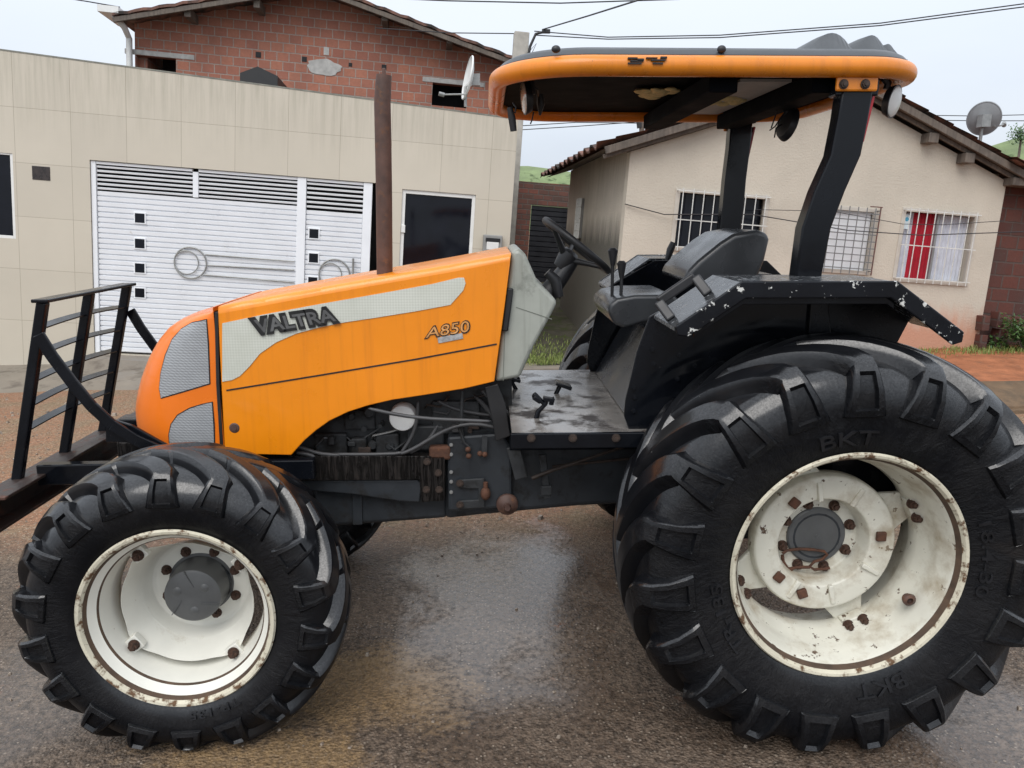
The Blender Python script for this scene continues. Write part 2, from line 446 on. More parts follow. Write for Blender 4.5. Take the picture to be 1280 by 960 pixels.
b.build('hub_cap', mat['hub'], rear, smooth=30)
for k in range(8): nut(rear, NUTB, polar(.131, R(18+45*k), -.075))
plate = MB(); plate.box((0, 0, 0), (.036, .016, .036)); pl = plate.build('square_bolt', mat['rust'], rear, smooth=30, bevel=.005)
pl.location = polar(.205, R(8), .014)
for a in (128, 218, 250):
    c = pl.copy(); COL.objects.link(c); c.parent = rear; c.location = polar(.205, R(a), .014); c.rotation_euler = (0, R(a), 0)
for a in lobes:
    for da in (-5, 5): nut(rear, NUTB, polar(.338, a+R(da), .019), 'clamp_bolt')
b = MB(); b.tube([polar(.352, R(-32), RO-.13), polar(.318, R(-32), RO-.10)], .020, 14); b.lathe([(.012, 0), (.021, .004), (.021, .014), (.012, .02), (.010, .006)], c=polar(.316, R(-32), RO-.10), n=16)
b.build('valve', mat['rust_dark'], rear, smooth=35)
# rusty hitch pin hanging over the hub
b = MB()
def pt(px, py, Y=-.715): return U(px, py, Y)-rear_c
b.tube([pt(978, 692), pt(984, 688), pt(1000, 686), pt(1016, 687), pt(1030, 689), pt(1034, 693), pt(1028, 699), pt(1018, 702), pt(1012, 708), pt(1018, 712), pt(1030, 711), pt(1037, 710)], .0055, 10)
b.tube([pt(983, 712), pt(996, 709), pt(1012, 709)], .006, 10)
b.tube([pt(978, 694), pt(979, 702), pt(984, 710), pt(990, 712)], .006, 10)
b.build('hitch_pin', mat['rust'], rear, smooth=50)
# raised lettering on the sidewall
def side_text(wheel, P, body, ang, s_mid, hgt, wid, flip=False, m=None, bold=.005, half_total=None, name='sidewall_lettering'):
    def fn(u, v, w):
        if flip: th = R(ang)+(u-.5)*wid; s = s_mid+(.5-v)*-hgt
        else: th = R(ang)-(u-.5)*wid; s = s_mid+(.5-v)*hgt
        return P(s, th, w-.002, 1)
    return text_obj(name, body, fn, m or mat['raised'], wheel, bold, .009, 0, 2)
side_text(rear, P_r, 'BKT', 97, .425, .052, .40)
side_text(rear, P_r, 'BKT', -72, .425, .052, .38)
side_text(rear, P_r, '18.4-30', 4, .428, .040, .60)
side_text(rear, P_r, 'TR-135', 202, .428, .042, .58)

# front wheel
FO = .170
front = empty('front_wheel', tractor); 
axis = Vector((math.sin(ALF)*-1, math.cos(ALF), 0))     # inwards
front_c = Vector((XF, -WF, ZF))+axis*FO
front.location = front_c; front.rotation_euler = (0, 0, ALF)
front_half = [(.540, 0), (.537, .05), (.528, .095), (.512, .132), (.488, .160), (.455, .178), (.420, .184), (.388, .180), (.360, .172), (.338, .162), (.330, .156)]
tyre_f, at_f, P_f = make_tyre('tyre', front_half, 18, .036, ZF, front, R(32), R(-92+2), .058, .105)
b = MB(); Rf = .333
b.lathe(rim_profile(Rf, FO), n=112)
b.lathe([(Rf-.020, FO-.010), (Rf-.024, FO-.022), (Rf-.028, FO-.026)], n=112, mi=1)
b.lathe([(Rf-.028, FO-.026), (Rf-.036, FO-.045), (Rf-.048, FO-.055)], n=112, mi=2)
b.lathe([(Rf-.048, FO-.055), (Rf-.052, FO-.060), (Rf-.053, FO-.064)], n=112, mi=1)
b.lathe([(Rf-.053, FO-.064), (Rf-.066, FO-.12), (Rf-.072, FO-.17), (Rf-.07, FO-.21), (Rf-.04, FO-.25), (Rf-.02, FO-.30), (Rf, FO-.335)], n=112, mi=2)
b.build('rim', [mat['rim_edge'], mat['rim_groove'], mat['rim_clean']], front, smooth=40)
b = MB(); rows = []
clamps = [R(-45-8), R(45-8), R(135-8), R(225-8)]
NA = 96
for r, o in ((.10, -.12), (.165, -.12), (.178, -.112), (.190, -.085), (.200, -.045), (None, .045), (None, .040), (.195, -.06)):
    row = []
    for k in range(NA):
        a = 2*math.pi*k/NA
        rr = r
        if r is None:
            dd = min(abs((a-c+math.pi) % (2*math.pi)-math.pi) for c in clamps)
            rr = .232+.020*(.5+.5*math.cos(min(1, dd/R(24))*math.pi))
            # rounded-square edge that dips between the clamps
            rr = max(rr, .232)
        row.append(polar(rr, a, o))
    rows.append(row)
b.grid(rows, cv=True)
for a in clamps: b.box(polar(.247, a, .038), (.045, .03, .055), Matrix.Rotation(-a, 3, 'Y'))
b.build('wheel_disc', mat['rim_clean'], front, smooth=50, bevel=.003)
b = MB(); b.lathe([(0, -.002), (.02, -.002), (.093, -.006), (.101, -.012), (.104, -.03), (.109, -.118), (.12, -.12)], n=64)
for a in (35, 155, 275): b.lathe([(0, .004), (.012, .003), (.017, -.001), (.018, -.006)], c=polar(.055, R(a), -.0035), n=16)
for a in (95, 215, 335): b.box(polar(.07, R(a), -.003), (.07, .004, .003), Matrix.Rotation(-R(a+20), 3, 'Y'))
hubf = b.build('hub_cap', mat['hub'], front, smooth=35)
for k in range(8): nut(front, NUT, polar(.136, R(20+45*k), -.12))
for a in clamps: nut(front, NUTB, polar(.247, a, .055), 'clamp_bolt')
side_text(front, P_f, 'TR-135', -73, .300, .028, .5)
# far wheels
def far_wheel(w, c, rz, k_=1):
    r = empty(w.name.split('.')[0], tractor, loc=c); r.rotation_euler = (0, 0, rz); r.scale = (k_, 1, k_)
    for ch in list(w.children):
        k = ch.name.split('.')[0]
        if k in ('tyre',):
            t = ch.copy(); COL.objects.link(t); t.parent = r; t.rotation_euler = (0, 0, 0)
        elif k in ('rim', 'wheel_disc', 'hub_cap'):
            t = ch.copy(); COL.objects.link(t); t.parent = r; t.rotation_euler = (0, 0, math.pi)
    return r
far_wheel(rear, Vector((XR-.02, 1.16, ZR*1.05)), 0, 1.05)
far_wheel(front, Vector((XF, WF-FO, ZF)), ALF)

# ---- bonnet
YB = -.335
def pl_(pts, Y): return [U(x, y, Y) for x, y in pts]
hood_px = [(272, 383), (330, 372), (400, 359), (480, 345), (560, 331), (639, 316), (630, 390), (618, 477), (580, 486), (530, 494), (490, 500), (460, 507), (435, 515), (412, 526), (395, 538), (380, 551), (364, 569), (320, 568), (281, 566), (276, 470)]
b = MB(); fs = b.prism(pl_(hood_px, YB), (0, -2*YB, 0))
hood = b.build('bonnet', mat['orange'], tractor, smooth=30, bevel=.028, seg=4)
mb_ = hood.modifiers['bevel']; mb_.width = .030; mb_.limit_method = 'WEIGHT'
hme = hood.data; wt = hme.attributes.new('bevel_weight_edge', 'FLOAT', 'EDGE')
ztops = [U(x, y, YB) for x, y in hood_px[:6]]
for e in hme.edges:
    p, q = [hme.vertices[i].co for i in e.vertices]
    istop = all(any(abs(v.x-t.x) < 1e-3 and abs(v.z-t.z) < 1e-3 for t in ztops) for v in (p, q))
    wt.data[e.index].value = 1.0 if istop and abs(p.y-q.y) < 1e-4 else .12
# bevel weights are uneven on long outlines: keep the side panel crisp, crease line as a thin groove strip
b = MB()
def strip(bm_, pts, w, Y, d):
    ps = [U(x, y, Y) for x, y in pts]
    for a, c in zip(ps, ps[1:]): bm_.bar(a, c, d, w, (0, 0, 1))
strip(b, [(283, 488), (400, 469), (520, 449), (621, 430)], .006, YB-.0005, .003)
b.build('panel_seam', mat['rubber'], hood, smooth=0)
# stripe decal
stripe_px = [(278, 404), (330, 393), (400, 380), (480, 366), (540, 355), (573, 347), (580, 347), (582, 354), (579, 363), (563, 381), (520, 389), (470, 397), (430, 403), (400, 409), (370, 417), (345, 428), (325, 442), (312, 458), (300, 470), (290, 475), (278, 477)]
b = MB(); b.prism(pl_(stripe_px, YB-.0005), (0, -.0025, 0))
b.build('side_stripe', mat['stripe'], hood, smooth=0)
def bil(c00, c10, c11, c01, Y):
    A, B_, C_, D_ = [U(x, y, Y) for x, y in (c00, c10, c11, c01)]
    def fn(u, v, w):
        p = A*(1-u)*(1-v)+B_*u*(1-v)+C_*u*v+D_*(1-u)*v
        return p+Vector((0, -w, 0))
    return fn
text_obj('maker_badge', 'VALTRA', bil((317, 421), (426, 404), (418, 381), (310, 397), YB-.003), mat['letter_black'], hood, .11, .008)
text_obj('badge_face', 'VALTRA', bil((322, 417), (421, 401), (415, 386), (317, 400), YB-.0085), mat['badge_grey'], hood, .02, .003)
text_obj('model_number', 'A850', bil((530, 424), (588, 416), (588, 399), (534, 408), YB-.0005), mat['letter_black'], hood, .045, .003)
text_obj('model_number_face', 'A850', bil((532, 422.5), (586.5, 414.5), (586.5, 400.5), (535, 409.5), YB-.003), M('number_face', (.62, .30, .10), .4, var=.3, vs=40), hood, .0, .002, 0)
b = MB(); b.prism(pl_([(547, 422), (578, 416), (579, 423), (548, 429)], YB-.0005), (0, -.003, 0)); b.build('model_plate', mat['tin'], hood, smooth=0)
# latch
b = MB(); c = U(293, 535, YB); b.lathe([(.0, .006), (.010, .006), (.011, .003), (.016, .003), (.021, .0)], c=c, n=20); b.build('bonnet_latch', mat['rust_dark'], hood, smooth=30)

# ---- nose
xs_n = U(274, 480, YB).x
sil = [(268, 383.5), (236, 393), (214, 406), (199, 423), (187, 443), (177, 467), (171, 488), (168, 506), (169, 524), (174, 540), (184, 551), (200, 563), (214, 571)]
prof_n = []
for i, (x, y) in enumerate(sil):
    p = U(x, y, -.115); prof_n.append((p.z, p.x))
ztop = U(272, 383, YB).z-.004; zbot = U(276, 570, YB).z
def xf(z):
    P_ = prof_n
    if z >= P_[0][0]: return xs_n-.012
    for (z1, x1), (z0, x0) in zip(P_, P_[1:]):
        if z0 <= z <= z1: return x0+(x1-x0)*(z-z0)/(z1-z0)
    return P_[-1][1]
NP = 2.7
def Wn(z): return -YB-.002
def nose_in(p): 
    a = max(1e-3, xs_n-xf(p.z)); 
    return (abs(p.y)/Wn(p.z))**NP+(max(0, xs_n-p.x)/a)**NP-1
b = MB(); rows = []
NZ = 26
for i in range(NZ+1):
    z = zbot+(ztop-zbot)*(1-(1-i/NZ)**1.35)
    a = max(.012, xs_n-xf(z)); row = []
    for k in range(41):
        t = -math.pi/2+math.pi*k/40
        sx = math.cos(t); sy = math.sin(t)
        row.append(Vector((xs_n-a*abs(sx)**(2/NP), Wn(z)*math.copysign(abs(sy)**(2/NP), sy), z)))
    rows.append(row)
V = b.grid(rows)
b.bm.faces.new(V[-1]); b.bm.faces.new(V[0][::-1])
nose = b.build('bonnet_nose', mat['orange_nose'], tractor, smooth=50)
b = MB(); strip(b, [(271, 390), (273, 480), (278, 564)], .012, YB+.004, .016); b.build('nose_gap', mat['rubber'], nose, smooth=0)
def nose_hit(px, py):
    r = ray(px, py).normalized(); t = 2.2; lastp = None
    while t < 4.5:
        p = CO+r*t
        if p.x <= xs_n+.02 and nose_in(p) <= 0 and p.z < ztop+.02:
            lo, hi = t-.01, t
            for _ in range(14):
                m_ = (lo+hi)/2
                if nose_in(CO+r*m_) <= 0: hi = m_
                else: lo = m_
            return CO+r*hi
        t += .01
    return U(px, py, YB)
def nose_n(p):
    e = 1e-3; g = Vector([(nose_in(p+Vector(d)*e)-nose_in(p-Vector(d)*e)) for d in ((1, 0, 0), (0, 1, 0), (0, 0, 1))])
    return g.normalized()
def patch(poly, off, thick, name, m, parent, cuts=3):
    bm = bmesh.new()
    f = bm.faces.new([bm.verts.new((x, -y, 0)) for x, y in poly])
    bmesh.ops.triangulate(bm, faces=[f])
    for _ in range(cuts): bmesh.ops.subdivide_edges(bm, edges=bm.edges, cuts=1, use_grid_fill=True)
    bmesh.ops.triangulate(bm, faces=bm.faces)
    for v in bm.verts:
        p = nose_hit(v.co.x, -v.co.y); v.co = p+nose_n(p)*off
    r = bmesh.ops.extrude_face_region(bm, geom=list(bm.faces))
    for v in [g for g in r['geom'] if isinstance(g, bmesh.types.BMVert)]: v.co += nose_n(v.co)*thick
    bmesh.ops.recalc_face_normals(bm, faces=bm.faces)
    me = bpy.data.meshes.new(name); bm.to_mesh(me)
    o = link(name, me, m, parent)
    for p in me.polygons: p.use_smooth = True
    me.set_sharp_from_angle(angle=R(40))
    bm2 = bm
    for v in bm2.verts: v.co.y = -v.co.y
    bmesh.ops.reverse_faces(bm2, faces=bm2.faces)
    me2 = bpy.data.meshes.new(name); bm2.to_mesh(me2); bm2.free()
    for p in me2.polygons: p.use_smooth = True
    me2.set_sharp_from_angle(angle=R(40))
    link(name, me2, m, parent)
    return o
up_px = [(202, 497), (200, 485), (202, 466), (208, 444), (216, 425), (227, 412), (240, 404), (258, 400), (260, 430), (262, 479), (232, 488)]
lo_px = [(213, 559), (212, 543), (215, 530), (223, 519), (237, 511), (252, 506), (265, 503), (267, 530), (268, 559)]
def grow(poly, d):
    cx = sum(p[0] for p in poly)/len(poly); cy = sum(p[1] for p in poly)/len(poly)
    return [(x+(x-cx)/math.hypot(x-cx, y-cy)*d, y+(y-cy)/math.hypot(x-cx, y-cy)*d) for x, y in poly]
patch(grow(up_px, 1.6), -.006, .0075, 'headlight_rim', mat['rubber'], nose)
patch(up_px, -.003, .007, 'headlight', mat['headlamp'], nose)
patch(grow(lo_px, 1.6), -.006, .0075, 'headlight_rim', mat['rubber'], nose)
patch(lo_px, -.003, .007, 'headlight', mat['headlamp'], nose)

# ---- cowl behind the bonnet
YC = -.30
cowl_px = [(640, 314), (650, 310.5), (657, 318), (672, 352), (693, 373), (697, 378), (690, 392), (668, 432), (650, 472), (619, 478), (628, 410)]
b = MB(); b.prism(pl_(cowl_px, YC), (0, -2*YC, 0))
cowl = b.build('dash_cowl', mat['cowl'], tractor, smooth=30, bevel=.016, seg=3)
b = MB(); b.bar(U(631, 414, YC-.012), U(638, 360, YC-.012), .016, .026, (1, 0, 0)); b.build('cowl_grip', mat['rubber'], cowl, smooth=30, bevel=.006)
b = MB(); strip(b, [(631, 412), (629, 476)], .003, YC-.0005, .002); strip(b, [(645, 384), (690, 399)], .003, YC-.0005, .002); b.build('cowl_seam', M('cowl_groove', (.17, .18, .155), .6), cowl, smooth=0)
# steering
b = MB(); c = U(721, 307, 0); nrm = Vector((.62, 0, .785)); ax = Vector((.785, 0, -.62)); ay = Vector((0, 1, 0)); rw = .172
sw = empty('steering_wheel', tractor, loc=c)
b.tube([ax*rw*math.cos(k*2*math.pi/40)+ay*rw*math.sin(k*2*math.pi/40) for k in range(40)], .0155, 10, closed=True)
b.build('steering_rim', mat['rubber'], sw, smooth=60)
b = MB()
for a in (90, 210, 330):
    d = ax*math.cos(R(a))+ay*math.sin(R(a)); b.tube([d*rw*.98, d*rw*.5-nrm*.035, d*.03-nrm*.06], [.009, .012, .016], 8)
b.build('spoke', mat['rubber'], sw, smooth=60)
b = MB(); b.tube([-nrm*.03, -nrm*.045, -nrm*.075, -nrm*.12], [.03, .045, .042, .03], 16); b.build('steering_hub', mat['plastic'], sw, smooth=50)
b = MB(); b.tube([U(718, 321, 0), U(705, 340, 0), U(690, 360, 0), U(676, 378, 0)], [.03, .036, .042, .05], 14)
b.tube([U(699, 371, -.05), U(694, 350, -.05), U(684, 340, -.05)], [.02, .025, .02], 10)
b.build('steering_column', mat['plastic'], tractor, smooth=50)

# ---- exhaust
b = MB(); ep = [U(481, 350, -.12), U(480.5, 300, -.12), U(480, 240, -.12), U(479, 180, -.12), U(478, 130, -.12), U(479, 108, -.12), U(480, 94, -.12)]
b.tube(ep, [.033, .033, .033, .033, .033, .032, .030], 24, cap=False)
b.tube([ep[-1], ep[-2]+Vector((0, 0, -.03))], .026, 20)
b.tube([ep[0]+Vector((0, 0, -.06)), ep[0]+Vector((0, 0, .0))], .05, 20)
b.build('exhaust_pipe', mat['rust_dark'], tractor, smooth=50)
b = MB(); b.bar(ep[-1]+Vector((0, -.0, -.012)), ep[-1]+Vector((.0, 0, .026)), .014, .014); b.build('pipe_tab', mat['rust_dark'], tractor.children[-1] if False else bpy.data.objects['exhaust_pipe'], smooth=0, bevel=.003)

# ---- front guard (push frame)
guard = empty('front_guard', tractor)
YG = .352
post_near = [(53, 376), (26, 595)]; post_mid = [(119, 364), (87, 548)]; post_far = [(159, 358), (133, 523)]
gt = U(54, 377, -YG); gb = U(22, 600, -YG)
for y in (-YG, 0, YG):
    b = MB(); b.bar((gt.x, y, gt.z), (gb.x, y, gb.z), .032, .040, (1, 0, 0)); b.build('guard_post', mat['black'], guard, smooth=0, bevel=.006)
b = MB(); b.bar((gt.x, -YG-.026, gt.z+.004), (gt.x, YG+.026, gt.z+.004), .066, .014, (0, 0, 1)); b.build('top_bar', mat['black'], guard, smooth=0, bevel=.004)
for i, f in enumerate((.14, .29, .43, .57, .71)):
    b = MB(); p = gt.lerp(gb, f); d = (gb-gt).normalized()
    pts = [(p.x-.004-.012*math.sin(math.pi*k/8)*(1 if i % 2 else .5), -YG+2*YG*k/8, p.z+.010*math.sin(math.pi*k/8)) for k in range(9)]
    for a, c in zip(pts, pts[1:]): b.bar(a, c, .036, .006, (.25, 0, 1))
    b.build('guard_slat', mat['black'], guard, smooth=0)
# lower channel beam, with flanges
bx = U(35, 606, -YG); 
b = MB(); BL = .80
b.box((gb.x-.01, 0, bx.z-.035), (.014, 2*BL, .115)); b.box((gb.x+.03, 0, bx.z+.023), (.08, 2*BL, .013)); b.box((gb.x+.03, 0, bx.z-.091), (.08, 2*BL, .013))
b.box((gb.x+.10, 0, bx.z+.048), (.055, 2*BL*.8, .012)); b.box((gb.x-.05, 0, bx.z+.0), (.05, 2*BL*.95, .012))
b.build('bumper_beam', mat['beam_rust'], guard, smooth=0, bevel=.003)
for s in (-1, 1):
    b = MB()
    pts = [(48, 418), (65, 445), (90, 478), (115, 508), (140, 531), (170, 550), (205, 566)]
    ps = [U(x, y, -YG-.035) for x, y in pts]
    if s > 0: ps = [Vector((p.x, -p.y, p.z)) for p in ps]
    for a, c in zip(ps, ps[1:]): b.bar(a, c+(c-a)*.04, .014, .046, (0, 0, 1))
    b.build('brace', mat['black'], guard, smooth=0, bevel=.003)
    b = MB(); q = [U(x, y, -YG-.02) for x, y in ((132, 522), (165, 532), (215, 560), (215, 585), (190, 553), (132, 553))]
    if s > 0: q = [Vector((p.x, -p.y, p.z)) for p in q]
    b.prism(q, (0, .016*-s, 0)); b.build('gusset', mat['black'], guard, smooth=0, bevel=.003)
    b = MB(); a = U(50, 592, -YG); c = U(330, 600, -YG)
    b.bar((a.x, s*YG, a.z), (c.x+.2, s*YG*.9, a.z), .05, .085, (0, 0, 1)); b.build('push_arm', mat['black'], guard, smooth=0, bevel=.006)

# ---- chassis
def plate(name, px, Y, d, m, parent, bevel=.004):
    b = MB(); b.prism(pl_(px, Y), (0, d, 0)); return b.build(name, m, parent, smooth=0, bevel=bevel)
YS = -.27
bm_s = nut_mesh(.008, .008, mat['black'])
rail = plate('chassis_rail', [(250, 570), (556, 570), (556, 626), (527, 628), (524, 600), (320, 602), (250, 600)], YS, .05, mat['rail'], tractor)
bm_ = nut_mesh(.013, .010, mat['bolt'])
for x, y in ((534, 577), (548, 591), (533, 612), (549, 612), (352, 578)): nut(rail, bm_, U(x, y, YS), 'rail_bolt')
plate('subframe_beam', [(330, 601), (522, 600), (528, 606), (524, 628), (500, 627), (440, 618), (380, 613), (330, 612)], YS+.015, .05, mat['chassis'], tractor, .006)
b = MB(); b.prism(pl_([(300, 610), (560, 618), (560, 648), (470, 655), (400, 660), (330, 662)], -.20), (0, .40, 0)); b.build('oil_pan', mat['chassis'], tractor, smooth=30, bevel=.02, seg=3)
plate('pan_web', [(440, 612), (452, 612), (453, 656), (441, 657)], -.215, .03, mat['chassis'], tractor)
b = MB(); b.prism(pl_([(556, 560), (800, 550), (830, 620), (830, 628), (720, 634), (600, 645), (556, 650)], -.22), (0, .44, 0)); b.build('gearbox', mat['chassis'], tractor, smooth=30, bevel=.03, seg=3)
side = plate('bell_housing', [(559, 546), (628, 541), (640, 560), (640, 634), (575, 640), (560, 640)], -.262, .1, mat['chassis'], tractor, .012)
b = MB(); b.prism(pl_([(573, 600), (606, 598), (606, 635), (573, 637), (573, 626), (598, 625), (598, 611), (573, 611)], -.275), (0, .012, 0)); b.build('linkage_bracket', mat['engine'], tractor, smooth=0, bevel=.004)
sm = nut_mesh(.0065, .008, mat['steel'])
for x, y in ((564, 556), (564, 568), (564, 590), (564, 602), (564, 615)): nut(side, sm, U(x, y, -.262), 'flange_bolt')
for x, y in ((575, 604), (575, 631)): nut(bpy.data.objects['linkage_bracket'], bm_, U(x, y, -.278), 'bracket_bolt')
b = MB(); c = U(607, 617, -.285); b.sphere(c, .022, (1, 1, 1.3)); b.tube([c+Vector((0, 0, .05)), c], .01, 8); b.build('rusty_joint', mat['rust'], tractor, smooth=60)
b = MB(); c = U(634, 630, -.27); b.lathe([(.0, .05), (.012, .05), (.016, .03), (.026, .028), (.045, .012), (.047, 0)], c=c, n=20); b.build('drain_plug', mat['rust_dark'], tractor, smooth=30)
b = MB(); b.bar(U(641, 558, -.29), U(652, 598, -.29), .012, .055, (1, 0, 0)); b.build('step_hanger', mat['engine'], tractor, smooth=0, bevel=.004)
b = MB(); b.bar(U(678, 568, -.30), U(684, 622, -.30), .02, .03, (1, 0, 0)); b.box(U(683, 612, -.31), (.045, .03, .04)); b.build('lever_bracket', mat['engine'], tractor, smooth=0, bevel=.004)
b = MB(); b.tube([U(665, 598, -.32), U(690, 588, -.32), U(790, 555, -.32)], [.009, .008, .006], 8); b.tube([U(690, 583, -.26), U(800, 572, -.26)], .006, 8); b.build('linkage_rod', mat['bolt'], tractor, smooth=60)
# hinge bracket & small linkage on the housing
b = MB()
b.tube([U(578, 488, -.27), U(577, 520, -.27), U(578, 553, -.27)], .0075, 10); b.tube([U(572, 530, -.28), U(580, 553, -.28), U(588, 560, -.28)], .006, 8)
b.bar(U(606, 545, -.285), U(605, 570, -.285), .01, .022, (1, 0, 0)); b.build('control_rod', mat['engine'], tractor, smooth=50)
b = MB(); 
for x, y in ((585, 562), (606, 568), (600, 567), (586, 570)): b.sphere(U(x, y, -.29), .012)
b.build('rod_joint', mat['rust'], tractor, smooth=60)

# ---- engine
eng = empty('engine', tractor, loc=(0, 0, 0))
b = MB(); b.prism(pl_([(330, 574), (330, 470), (640, 440), (640, 560), (560, 574)], -.17), (0, .34, 0)); b.build('engine_block', mat['engine'], eng, smooth=0, bevel=.01)
b = MB()
for (x0, y0, x1, y1, d) in ((395, 540, 436, 566, .03), (440, 545, 460, 566, .04), (412, 542, 421, 553, .05), (470, 540, 500, 566, .03), (540, 500, 600, 540, .03), (430, 512, 470, 536, .02), (510, 530, 556, 560, .035)):
    p = U(x0, y0, -.17); q = U(x1, y1, -.17); b.box2((p.x, -.17-d, q.z), (q.x, -.165, p.z))
b.build('engine_casting', mat['engine'], eng, smooth=0, bevel=.008)
b = MB()
for (x, y, r) in ((448, 557, .02), (466, 556, .02), (487, 557, .018), (490, 556, .012), (416, 548, .013), (462, 515, .025), (440, 520, .016)):
    c = U(x, y, -.19); b.lathe([(0, .018), (r*.7, .018), (r, .010), (r, -.02)], c=c, n=18)
b.build('engine_plug', mat['engine'], eng, smooth=30)
rng = random.Random(3)
for k in range(26):
    x = rng.uniform(392, 600); y = rng.uniform(max(500, 560-(x-380)*.45)+6, 562); 
    if abs(x-503) < 24 and abs(y-523) < 24: continue
    c = U(x, y, -.175); w_ = rng.uniform(.012, .035); b = MB(); kind = k % 3
    if kind == 0: b.box(c, (w_*1.6, rng.uniform(.05, .12), w_)); nm = 'engine_bracket'
    elif kind == 1: b.tube([c+Vector((0, .02, 0)), c-Vector((0, rng.uniform(.03, .07), 0))], w_*.45, 12); b.lathe([(0, .0), (w_*.62, .0), (w_*.62, -.012)], c=c-Vector((0, .02, 0)), n=6); nm = 'pipe_union'
    else: b.tube([c, c+Vector((.01, -.03, .02)), c+Vector((rng.uniform(.03, .09), -.035, rng.uniform(-.01, .06))), c+Vector((rng.uniform(.10, .15), 0, .05))], .0045, 6); nm = 'fuel_pipe'
    b.build(nm, [mat['engine'], mat['bolt'], mat['hose'], mat['steel'] if k % 9 == 2 else mat['engine']][k % 4], eng, smooth=35, bevel=.003 if kind == 0 else 0)
b = MB(); c = U(503, 523, -.24); b.lathe([(0, .004), (.035, .004), (.052, .0), (.056, -.006), (.056, -.06), (0, -.07)], c=c, n=36); b.build('oil_filter', mat['white'], eng, smooth=35)
hoses = [([(458, 510), (480, 515), (505, 520), (540, 524), (575, 525), (620, 527)], .0085, -.33),
         ([(500, 568), (512, 552), (520, 535), (522, 515), (523, 500)], .009, -.25),
         ([(498, 568), (515, 563), (535, 550), (555, 538), (575, 531), (600, 529), (632, 538)], .009, -.28),
         ([(510, 568), (530, 556), (540, 545), (548, 530)], .008, -.27),
         ([(370, 558), (385, 562), (400, 568), (430, 569)], .009, -.26), ([(368, 566), (385, 567), (395, 572)], .010, -.27),
         ([(400, 568), (440, 568), (500, 568), (520, 562)], .0085, -.255),
         ([(545, 500), (560, 508), (580, 515), (620, 520)], .009, -.2), ([(590, 492), (615, 515), (625, 540), (640, 560)], .012, -.2),
         ([(600, 486), (612, 498), (632, 512), (646, 530)], .009, -.24)]
for pts, r, Y in hoses:
    b = MB(); b.tube([U(x, y, Y) for x, y in pts], r, 8); o = b.build('hose', mat['hose'], eng, smooth=60)
    sm_ = o.modifiers.new('s', 'SUBSURF'); sm_.levels = 1; sm_.render_levels = 1
b = MB(); b.box(U(550, 565, -.25), (.09, .04, .06)); b.build('starter_bracket', mat['rust'], eng, smooth=0, bevel=.01)
# rubber flap under the cowl
plate('mud_flap', [(606, 484), (622, 480), (632, 505), (638, 545), (620, 552), (614, 520)], -.31, .015, mat['rubber'], tractor)

# ---- platform
pz = U(700, 543, -.62).z
def pf(px, py): return UZ(px, py, pz)
plat = empty('platform', tractor)
xa = U(640, 541, -.62).x; xb_ = U(800, 541, -.62).x
b = MB(); b.box2((xa, -.60, pz-.01), (xb_+.15, .60, pz)); 
m_plat = M('wet_steel_floor', (.25, .235, .22), .20, metal=.2, var=.3, vs=5, spots=((.03, .022, .018), 6, .52, .62), bmp=.08, bs=60, rvar=.14)
b.build('floor_plate', m_plat, plat, smooth=0, bevel=.003)
b = MB(); b.box2((xa-.005, -.62, pz-.055), (xb_+.02, -.602, pz+.004)); b.build('edge_plate', mat['black'], plat, smooth=0, bevel=.004)
for x in (664, 716, 770):
    nut(plat, bm_, U(x, 547.5, -.62), 'plate_bolt')
b = MB(); b.box2((xa, -.30, pz-.16), (xb_+.3, .30, pz-.012)); b.build('platform_bearer', mat['black_matt'], plat, smooth=0, bevel=.004)
# pedals
def pedal(pts, pad_c, pad_s, Y, rot):
    b = MB(); b.tube([U(x, y, Y) for x, y in pts], .011, 8); b.box(U(*pad_c, Y), pad_s, Matrix.Rotation(rot, 3, 'Y')); b.build('pedal', mat['black'], tractor, smooth=30, bevel=.004)
pedal([(669, 527), (673, 514), (681, 506), (674, 499), (667, 492)], (671, 498), (.035, .06, .018), -.38, .6)
pedal([(681, 506), (684, 498), (690, 497), (689, 506)], (686, 499), (.045, .03, .016), -.38, .2)
pedal([(644, 497), (645, 487), (640, 477), (650, 473)], (644, 474), (.05, .05, .015), .15, .3)
pedal([(690, 512), (693, 496), (700, 482)], (704, 481), (.075, .08, .016), .05, .35)

# ---- seat
seat = empty('seat', tractor, loc=(0, 0, 0))
def cushion(name, px, Yh, bev, m=None):
    b = MB(); b.prism(pl_(px, -.16), (0, 1, 0))
    for v in b.bm.verts: v.co.y = (v.co.y+.16-.5)*2*Yh
    o = b.build(name, m or mat['vinyl'], seat, smooth=60, bevel=bev, seg=4); return o
cushion('seat_cushion', [(757, 388), (758, 379), (768, 371), (790, 367), (838, 366), (850, 380), (845, 396), (800, 401), (778, 408), (764, 402)], .23, .022)
cushion('backrest', [(851, 352), (853, 340), (868, 325), (895, 303), (912, 292), (940, 287), (954, 291), (956, 299), (950, 325), (942, 345), (930, 352), (890, 355)], .22, .028)
b = MB(); p = U(850, 400, 0); b.box2((p.x-.12, -.2, pz+.05), (p.x+.45, .2, p.z-.02)); b.build('seat_box', mat['black'], seat, smooth=0, bevel=.01)
b = MB(); b.box2((U(940, 330, 0).x, -.12, pz), (U(940, 330, 0).x+.05, .12, U(940, 340, 0).z)); b.build('seat_support', mat['black'], seat, smooth=0, bevel=.005)
